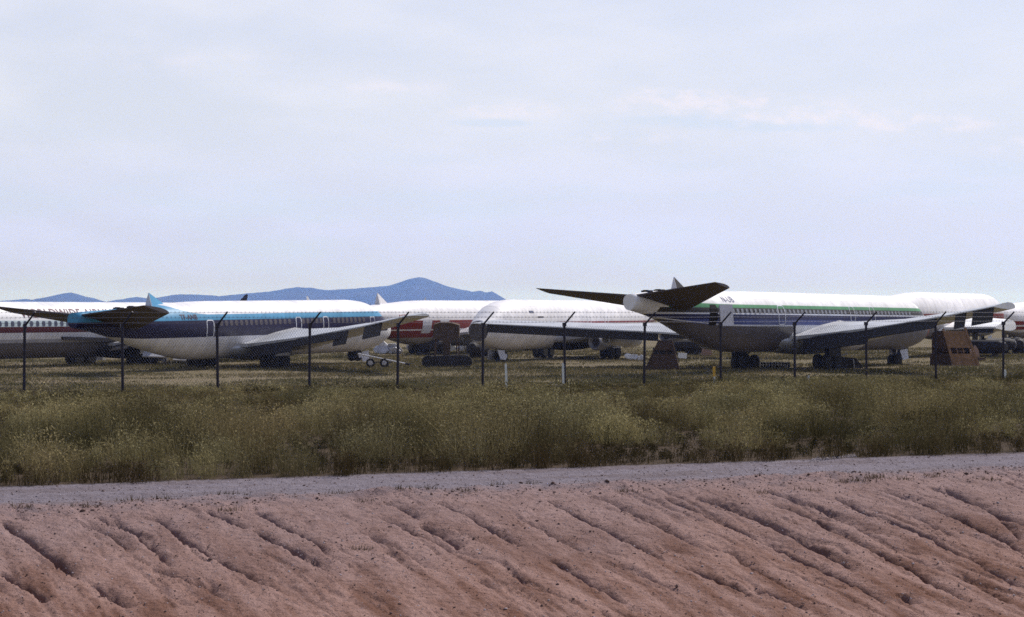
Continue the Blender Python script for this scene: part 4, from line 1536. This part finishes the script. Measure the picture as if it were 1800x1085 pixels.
def weeds():
    Vs, Qs, Ts, Cs = [], [], [], []
    off = 0

    def push(V, q, t, C):
        nonlocal off
        Vs.append(V)
        if q is not None:
            Qs.append(q + off)
        Ts.append(t + off)
        Cs.append(C)
        off += len(V)
    # clump centres on a jittered grid in p,q
    pp, qq = np.meshgrid(np.arange(-4, 62, .36), np.arange(Q_VEG - .02, 61.5, .34))
    pp, qq = pp.ravel(), qq.ravel()
    pp = pp + NP.uniform(-.2, .2, len(pp)); qq = qq + NP.uniform(-.2, .2, len(qq))
    x, y = to_xy(pp, qq)
    k = in_view(x, y) & (qq > Q_VEG - .15 + .35 * fbm(pp * 2, qq * 0, 2, 7))
    pp, qq, x, y = pp[k], qq[k], x[k], y[k]
    mass = fbm(pp * .33, qq * .33, 4, 301)
    # separate scrubby mounds with gaps between them
    nb = 800
    bp, bq = NP.uniform(-4, 62, nb), NP.uniform(Q_VEG - .1, 61.5, nb)
    br = NP.uniform(.5, 1.35, nb) * np.interp(bq, [29, 60], [.9, 1.25])
    bh = NP.uniform(.40, 1.0, nb) * np.interp(fbm(bp * .25, bq * .25, 3, 321), [.35, .6], [.65, 1.2])
    btone = NP.uniform(0, 1, (nb, 3))
    dome = np.zeros(len(pp)); owner = np.zeros(len(pp), dtype=int)
    for j in range(nb):
        m_ = np.nonzero((np.abs(pp - bp[j]) < br[j]) & (np.abs(qq - bq[j]) < br[j]))[0]
        d2 = ((pp[m_] - bp[j]) ** 2 + (qq[m_] - bq[j]) ** 2) / br[j] ** 2
        v = bh[j] * np.sqrt(np.clip(1 - d2, 0, 1))
        up = v > dome[m_]
        dome[m_[up]] = v[up]
        owner[m_[up]] = j
    hgt = (.07 + .12 * mass + dome * .95) * NP.uniform(.8, 1.2, len(pp))
    hgt *= np.interp(qq, [28, 29.2, 40, 46, 54, 60], [.85, 1.0, .85, .62, .30, .22])
    front_row = np.clip(1 - (qq - Q_VEG) / 1.6, 0, 1)
    hgt = np.maximum(hgt, front_row * (.30 + .22 * fbm(pp * 1.2, qq * 1.2, 2, 355)))
    dome = np.maximum(dome, front_row * .3)
    lump = dome
    keep = NP.uniform(0, 1, len(pp)) < np.where(qq < Q_VEG + .8, 1.0, np.interp(lump, [.05, .30], [.55, 1.0]))
    pp, qq, x, y, hgt, mass = pp[keep], qq[keep], x[keep], y[keep], hgt[keep], mass[keep]
    own = owner[keep]
    dome_k = dome[keep]
    zb = terrain(pp, qq)
    n = len(pp)
    # tone per clump: broad drift between olive, straw, brown
    drift = .55 * fbm(pp * .3, qq * .3, 3, 333) + .45 * (.3 + .4 * btone[own, 0])
    drift2 = .5 * fbm(pp * .9, qq * .9, 3, 377) + .5 * (.3 + .4 * btone[own, 1])
    w = np.stack([np.clip(1.4 - 4 * abs(drift - .45), .05, 2), np.clip((drift - .48) * 6, .05, 2), np.clip((.50 - drift2) * 6, .05, 2),
                  np.clip((drift2 - .52) * 5, .05, 2), np.full(n, .35), np.clip((drift - .58) * 5, .03, 1)], -1)
    w /= w.sum(1)[:, None]
    ctone = w @ PAL * (NP.uniform(.75, 1.25, n) * (.32 + 1.3 * btone[own, 2]) * np.interp(dome_k, [0, .25], [.6, 1.0]))[:, None]  # clumps in the gaps toned darker, shade between mounds put into colour
    low = np.clip(1 - (qq - Q_VEG) / .7, 0, 1)  # front edge mixed to dark brown: shade painted at the weeds' foot
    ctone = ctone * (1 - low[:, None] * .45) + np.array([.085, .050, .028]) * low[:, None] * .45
    near = np.interp(y, [26, 70], [1.0, .55])
    # stems
    ns = (44 * near).astype(int)
    idx = np.repeat(np.arange(n), ns)
    m = len(idx)
    az = NP.uniform(0, 2 * np.pi, m)
    spread = np.abs(NP.normal(0, .50, m))
    d = np.stack([np.cos(az) * np.sin(spread), np.sin(az) * np.sin(spread), np.cos(spread)], -1)
    base = np.stack([x[idx] + NP.normal(0, .09, m), y[idx] + NP.normal(0, .09, m), zb[idx] - .02], -1)
    ln = hgt[idx] * NP.uniform(.5, 1.25, m)
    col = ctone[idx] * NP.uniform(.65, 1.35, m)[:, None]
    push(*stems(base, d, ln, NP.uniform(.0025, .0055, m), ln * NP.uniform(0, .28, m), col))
    # side twigs and seed heads give the fuzzy outline
    nf = (np.clip(60 + 130 * hgt, 0, 200) * near).astype(int)
    idx = np.repeat(np.arange(n), nf)
    m = len(idx)
    az = NP.uniform(0, 2 * np.pi, m)
    rr = np.sqrt(NP.uniform(0, 1, m))
    hh = NP.beta(2.2, 1.5, m)
    rad = .34 * hgt[idx] * (0.5 + hh)
    pos = np.stack([x[idx] + np.cos(az) * rr * rad + NP.normal(0, .03, m), y[idx] + np.sin(az) * rr * rad + NP.normal(0, .03, m), zb[idx] + hgt[idx] * hh * 1.05], -1)
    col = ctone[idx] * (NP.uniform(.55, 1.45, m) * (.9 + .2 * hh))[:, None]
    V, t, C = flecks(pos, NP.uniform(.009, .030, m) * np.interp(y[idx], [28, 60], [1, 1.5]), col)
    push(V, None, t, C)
    # a scatter of taller pale seed stalks
    sel = NP.choice(n, int(n * .18), replace=False)
    idx = np.repeat(sel, 3)
    m = len(idx)
    az = NP.uniform(0, 2 * np.pi, m)
    sp = np.abs(NP.normal(0, .25, m))
    d = np.stack([np.cos(az) * np.sin(sp), np.sin(az) * np.sin(sp), np.cos(sp)], -1)
    base = np.stack([x[idx] + NP.normal(0, .15, m), y[idx] + NP.normal(0, .15, m), zb[idx]], -1)
    ln = hgt[idx] * NP.uniform(1.05, 1.5, m)
    col = np.array([.20, .155, .085]) * NP.uniform(.6, 1.2, m)[:, None]
    push(*stems(base, d, ln, NP.uniform(.002, .004, m), ln * .15, col))
    V = np.concatenate(Vs)
    me = np_mesh('tall_weeds', V, [np.concatenate(Qs), np.concatenate(Ts)], colors=np.concatenate(Cs))
    o = link('tall_weeds', me, LEAF)
    tag(o, kind='stuff')
    print('weeds', len(V), 'clumps', n)


weeds()


def field_grass():
    Vs, Qs, Ts, Cs = [], [], [], []
    off = 0
    N0 = 260000
    y = 57 + (240 - 57) * NP.uniform(0, 1, N0) ** 1.35
    x = NP.uniform(-.30, .30, N0) * y
    p, q = to_pq(x, y)
    cover = fbm(p * .16, q * .16, 4, 411)
    k = (q > 58.5) & (NP.uniform(0, 1, N0) < np.interp(cover, [.33, .55], [.25, 1.0]))
    p, q, x, y, cover = p[k], q[k], x[k], y[k], cover[k]
    z = terrain(p, q)
    n = len(x)
    tone = np.where((fbm(p * .4, q * .4, 3, 433) > .5)[:, None], np.array([.20, .165, .085]), np.array([.135, .120, .055])) * NP.uniform(.6, 1.35, n)[:, None]
    h = (.06 + .22 * np.clip((cover - .3) * 2.2, 0, 1)) * np.interp(y, [60, 110], [.6, 1.0]) * NP.uniform(.6, 1.4, n)
    for rep in range(2):
        az = NP.uniform(0, 2 * np.pi, n)
        sp = np.abs(NP.normal(0, .5, n))
        d = np.stack([np.cos(az) * np.sin(sp), np.sin(az) * np.sin(sp), np.cos(sp)], -1)
        base = np.stack([x + NP.normal(0, .08, n), y + NP.normal(0, .08, n), z - .02], -1)
        V, qd, t, C = stems(base, d, h, NP.uniform(.008, .018, n) * np.interp(y, [60, 200], [1, 2.4]), h * .2, tone)
        Vs.append(V); Qs.append(qd + off); Ts.append(t + off); Cs.append(C)
        off += len(V)
    me = np_mesh('field_grass', np.concatenate(Vs), [np.concatenate(Qs), np.concatenate(Ts)], colors=np.concatenate(Cs))
    tag(link('field_grass', me, LEAF), kind='stuff')
    # a few low dark bushes on the field read as one ragged scatter
    Vs, Ts, Cs = [], [], []
    off = 0
    for _ in range(150):
        D = rnd.uniform(60, 175)
        bx = rnd.uniform(-.27, .27) * D
        s = rnd.uniform(.25, .6)
        m = 260
        pos = NP.normal(0, 1, (m, 3)) * np.array([s * 1.3, s * 1.3, s * .3])
        pos[:, 2] = np.abs(pos[:, 2])
        pos += np.array([bx, D, float(ground_at(bx, D))])
        V, t, C = flecks(pos, NP.uniform(.03, .08, m), np.array([.075, .070, .032]) * NP.uniform(.5, 1.5, m)[:, None])
        Vs.append(V); Ts.append(t + off); Cs.append(C)
        off += len(V)
    me = np_mesh('low_scrub', np.concatenate(Vs), [np.concatenate(Ts)], colors=np.concatenate(Cs))
    tag(link('low_scrub', me, LEAF), kind='stuff')


field_grass()


# ------------------------------------------------------------------ stones, rubble and sprigs of the foreground
def stones(name, n, p, q, r, col, sink=.35):
    base = np.array([(0, 0, 1), (.9, 0, .3), (.28, .85, .3), (-.73, .53, .3), (-.73, -.53, .3), (.28, -.85, .3), (.72, .53, -.4), (-.28, .85, -.4), (-.9, 0, -.4), (-.28, -.85, -.4), (.72, -.53, -.4)])
    tri = np.array([(0, 1, 2), (0, 2, 3), (0, 3, 4), (0, 4, 5), (0, 5, 1), (1, 6, 2), (2, 6, 7), (2, 7, 3), (3, 7, 8), (3, 8, 4), (4, 8, 9), (4, 9, 5), (5, 9, 10), (5, 10, 1), (1, 10, 6)])
    a = NP.uniform(0, 6.28, n)
    ca, sa = np.cos(a), np.sin(a)
    S = np.stack([NP.uniform(.7, 1.4, n), NP.uniform(.6, 1.2, n), NP.uniform(.4, .9, n)], -1) * r[:, None]
    B = base[None] * NP.uniform(.75, 1.2, (n, len(base), 1))
    L_ = B * S[:, None, :]
    X = L_[..., 0] * ca[:, None] - L_[..., 1] * sa[:, None]
    Y = L_[..., 0] * sa[:, None] + L_[..., 1] * ca[:, None]
    x, y = to_xy(p, q)
    z = terrain(p, q) + (0.5 - sink) * r
    V = np.stack([X + x[:, None], Y + y[:, None], L_[..., 2] + z[:, None]], -1).reshape(-1, 3)
    F = (np.arange(n)[:, None, None] * len(base) + tri[None]).reshape(-1, 3)
    C = np.repeat(col[:, None, :], len(base), 1).reshape(-1, 3)
    me = np_mesh(name, V, [F], colors=C)
    m = leaf_material(name + '_surface', 0.0)
    tag(link(name, me, m), kind='stuff')


n = 26000
p_ = NP.uniform(-1, 26, n)
q_ = 17 + (Q_VEG - 17) * NP.uniform(0, 1, n)
r_ = .005 + .040 * NP.beta(.7, 9, n)
light = NP.uniform(0, 1, n)
c_ = np.where((light > .76)[:, None], np.array([.33, .29, .31]), np.array([.125, .086, .080])) * NP.uniform(.7, 1.15, n)[:, None]
stones('loose_stones', n, p_, q_, r_, c_)
# clods along the broken edge of the track
n = 1500
p_ = NP.uniform(-1, 26, n)
q_ = Q_BANK + NP.normal(-.05, .22, n)
stones('earth_clods', n, p_, q_, .008 + .040 * NP.beta(.8, 6, n), np.array([.10, .066, .058]) * NP.uniform(.6, 1.2, n)[:, None])
# white rubble at the edge of the weeds, right
n = 420
t_ = NP.uniform(0, 1, n)
uu = 1425 + 80 * t_
dd = 33.65 + 1.0 * t_ + NP.normal(0, .16, n)
p_, q_ = to_pq((uu - 900) / FPX * dd, dd)
stones('pale_rubble', n, p_, q_, .010 + .055 * NP.beta(.7, 5, n), np.array([.27, .235, .24]) * NP.uniform(.7, 1.2, n)[:, None])


def sprigs():
    Vs, Qs, Ts, Cs = [], [], [], []
    off = 0
    spots = [(39, 893), (147, 891), (230, 882), (285, 879), (395, 871), (420, 872), (405, 899), (630, 966), (880, 852), (935, 850), (1100, 862), (1330, 866), (1420, 864),
             (1480, 848), (1500, 845), (1515, 845), (1530, 842), (1545, 841), (1590, 845), (1640, 838), (700, 868), (750, 864), (600, 868), (640, 880), (820, 866), (1740, 845)]
    for (px, py) in spots:
        d = CAM_H * FPX / (py - HORIZON)
        bx = (px - 900) / FPX * d
        p, q = to_pq(bx, d)
        if q < Q_BANK:
            p, q = pix_to_bank(px, py)
            bx, d = to_xy(p, q)
        m = 46
        az = NP.uniform(0, 6.28, m)
        sp = np.abs(NP.normal(0, .8, m))
        dv = np.stack([np.cos(az) * np.sin(sp), np.sin(az) * np.sin(sp), np.cos(sp)], -1)
        ln = NP.uniform(.02, .11, m)
        base = np.stack([bx + NP.normal(0, .10, m), d + NP.normal(0, .04, m), np.full(m, float(terrain(np.array(p), np.array(q))) - .005)], -1)
        V, qd, t, C = stems(base, dv, ln, NP.uniform(.003, .006, m), ln * .3, np.array([.075, .055, .030]) * NP.uniform(.5, 1.5, m)[:, None])
        Vs.append(V); Qs.append(qd + off); Ts.append(t + off); Cs.append(C)
        off += len(V)
    me = np_mesh('dry_sprigs', np.concatenate(Vs), [np.concatenate(Qs), np.concatenate(Ts)], colors=np.concatenate(Cs))
    tag(link('dry_sprigs', me, LEAF), kind='stuff')


sprigs()
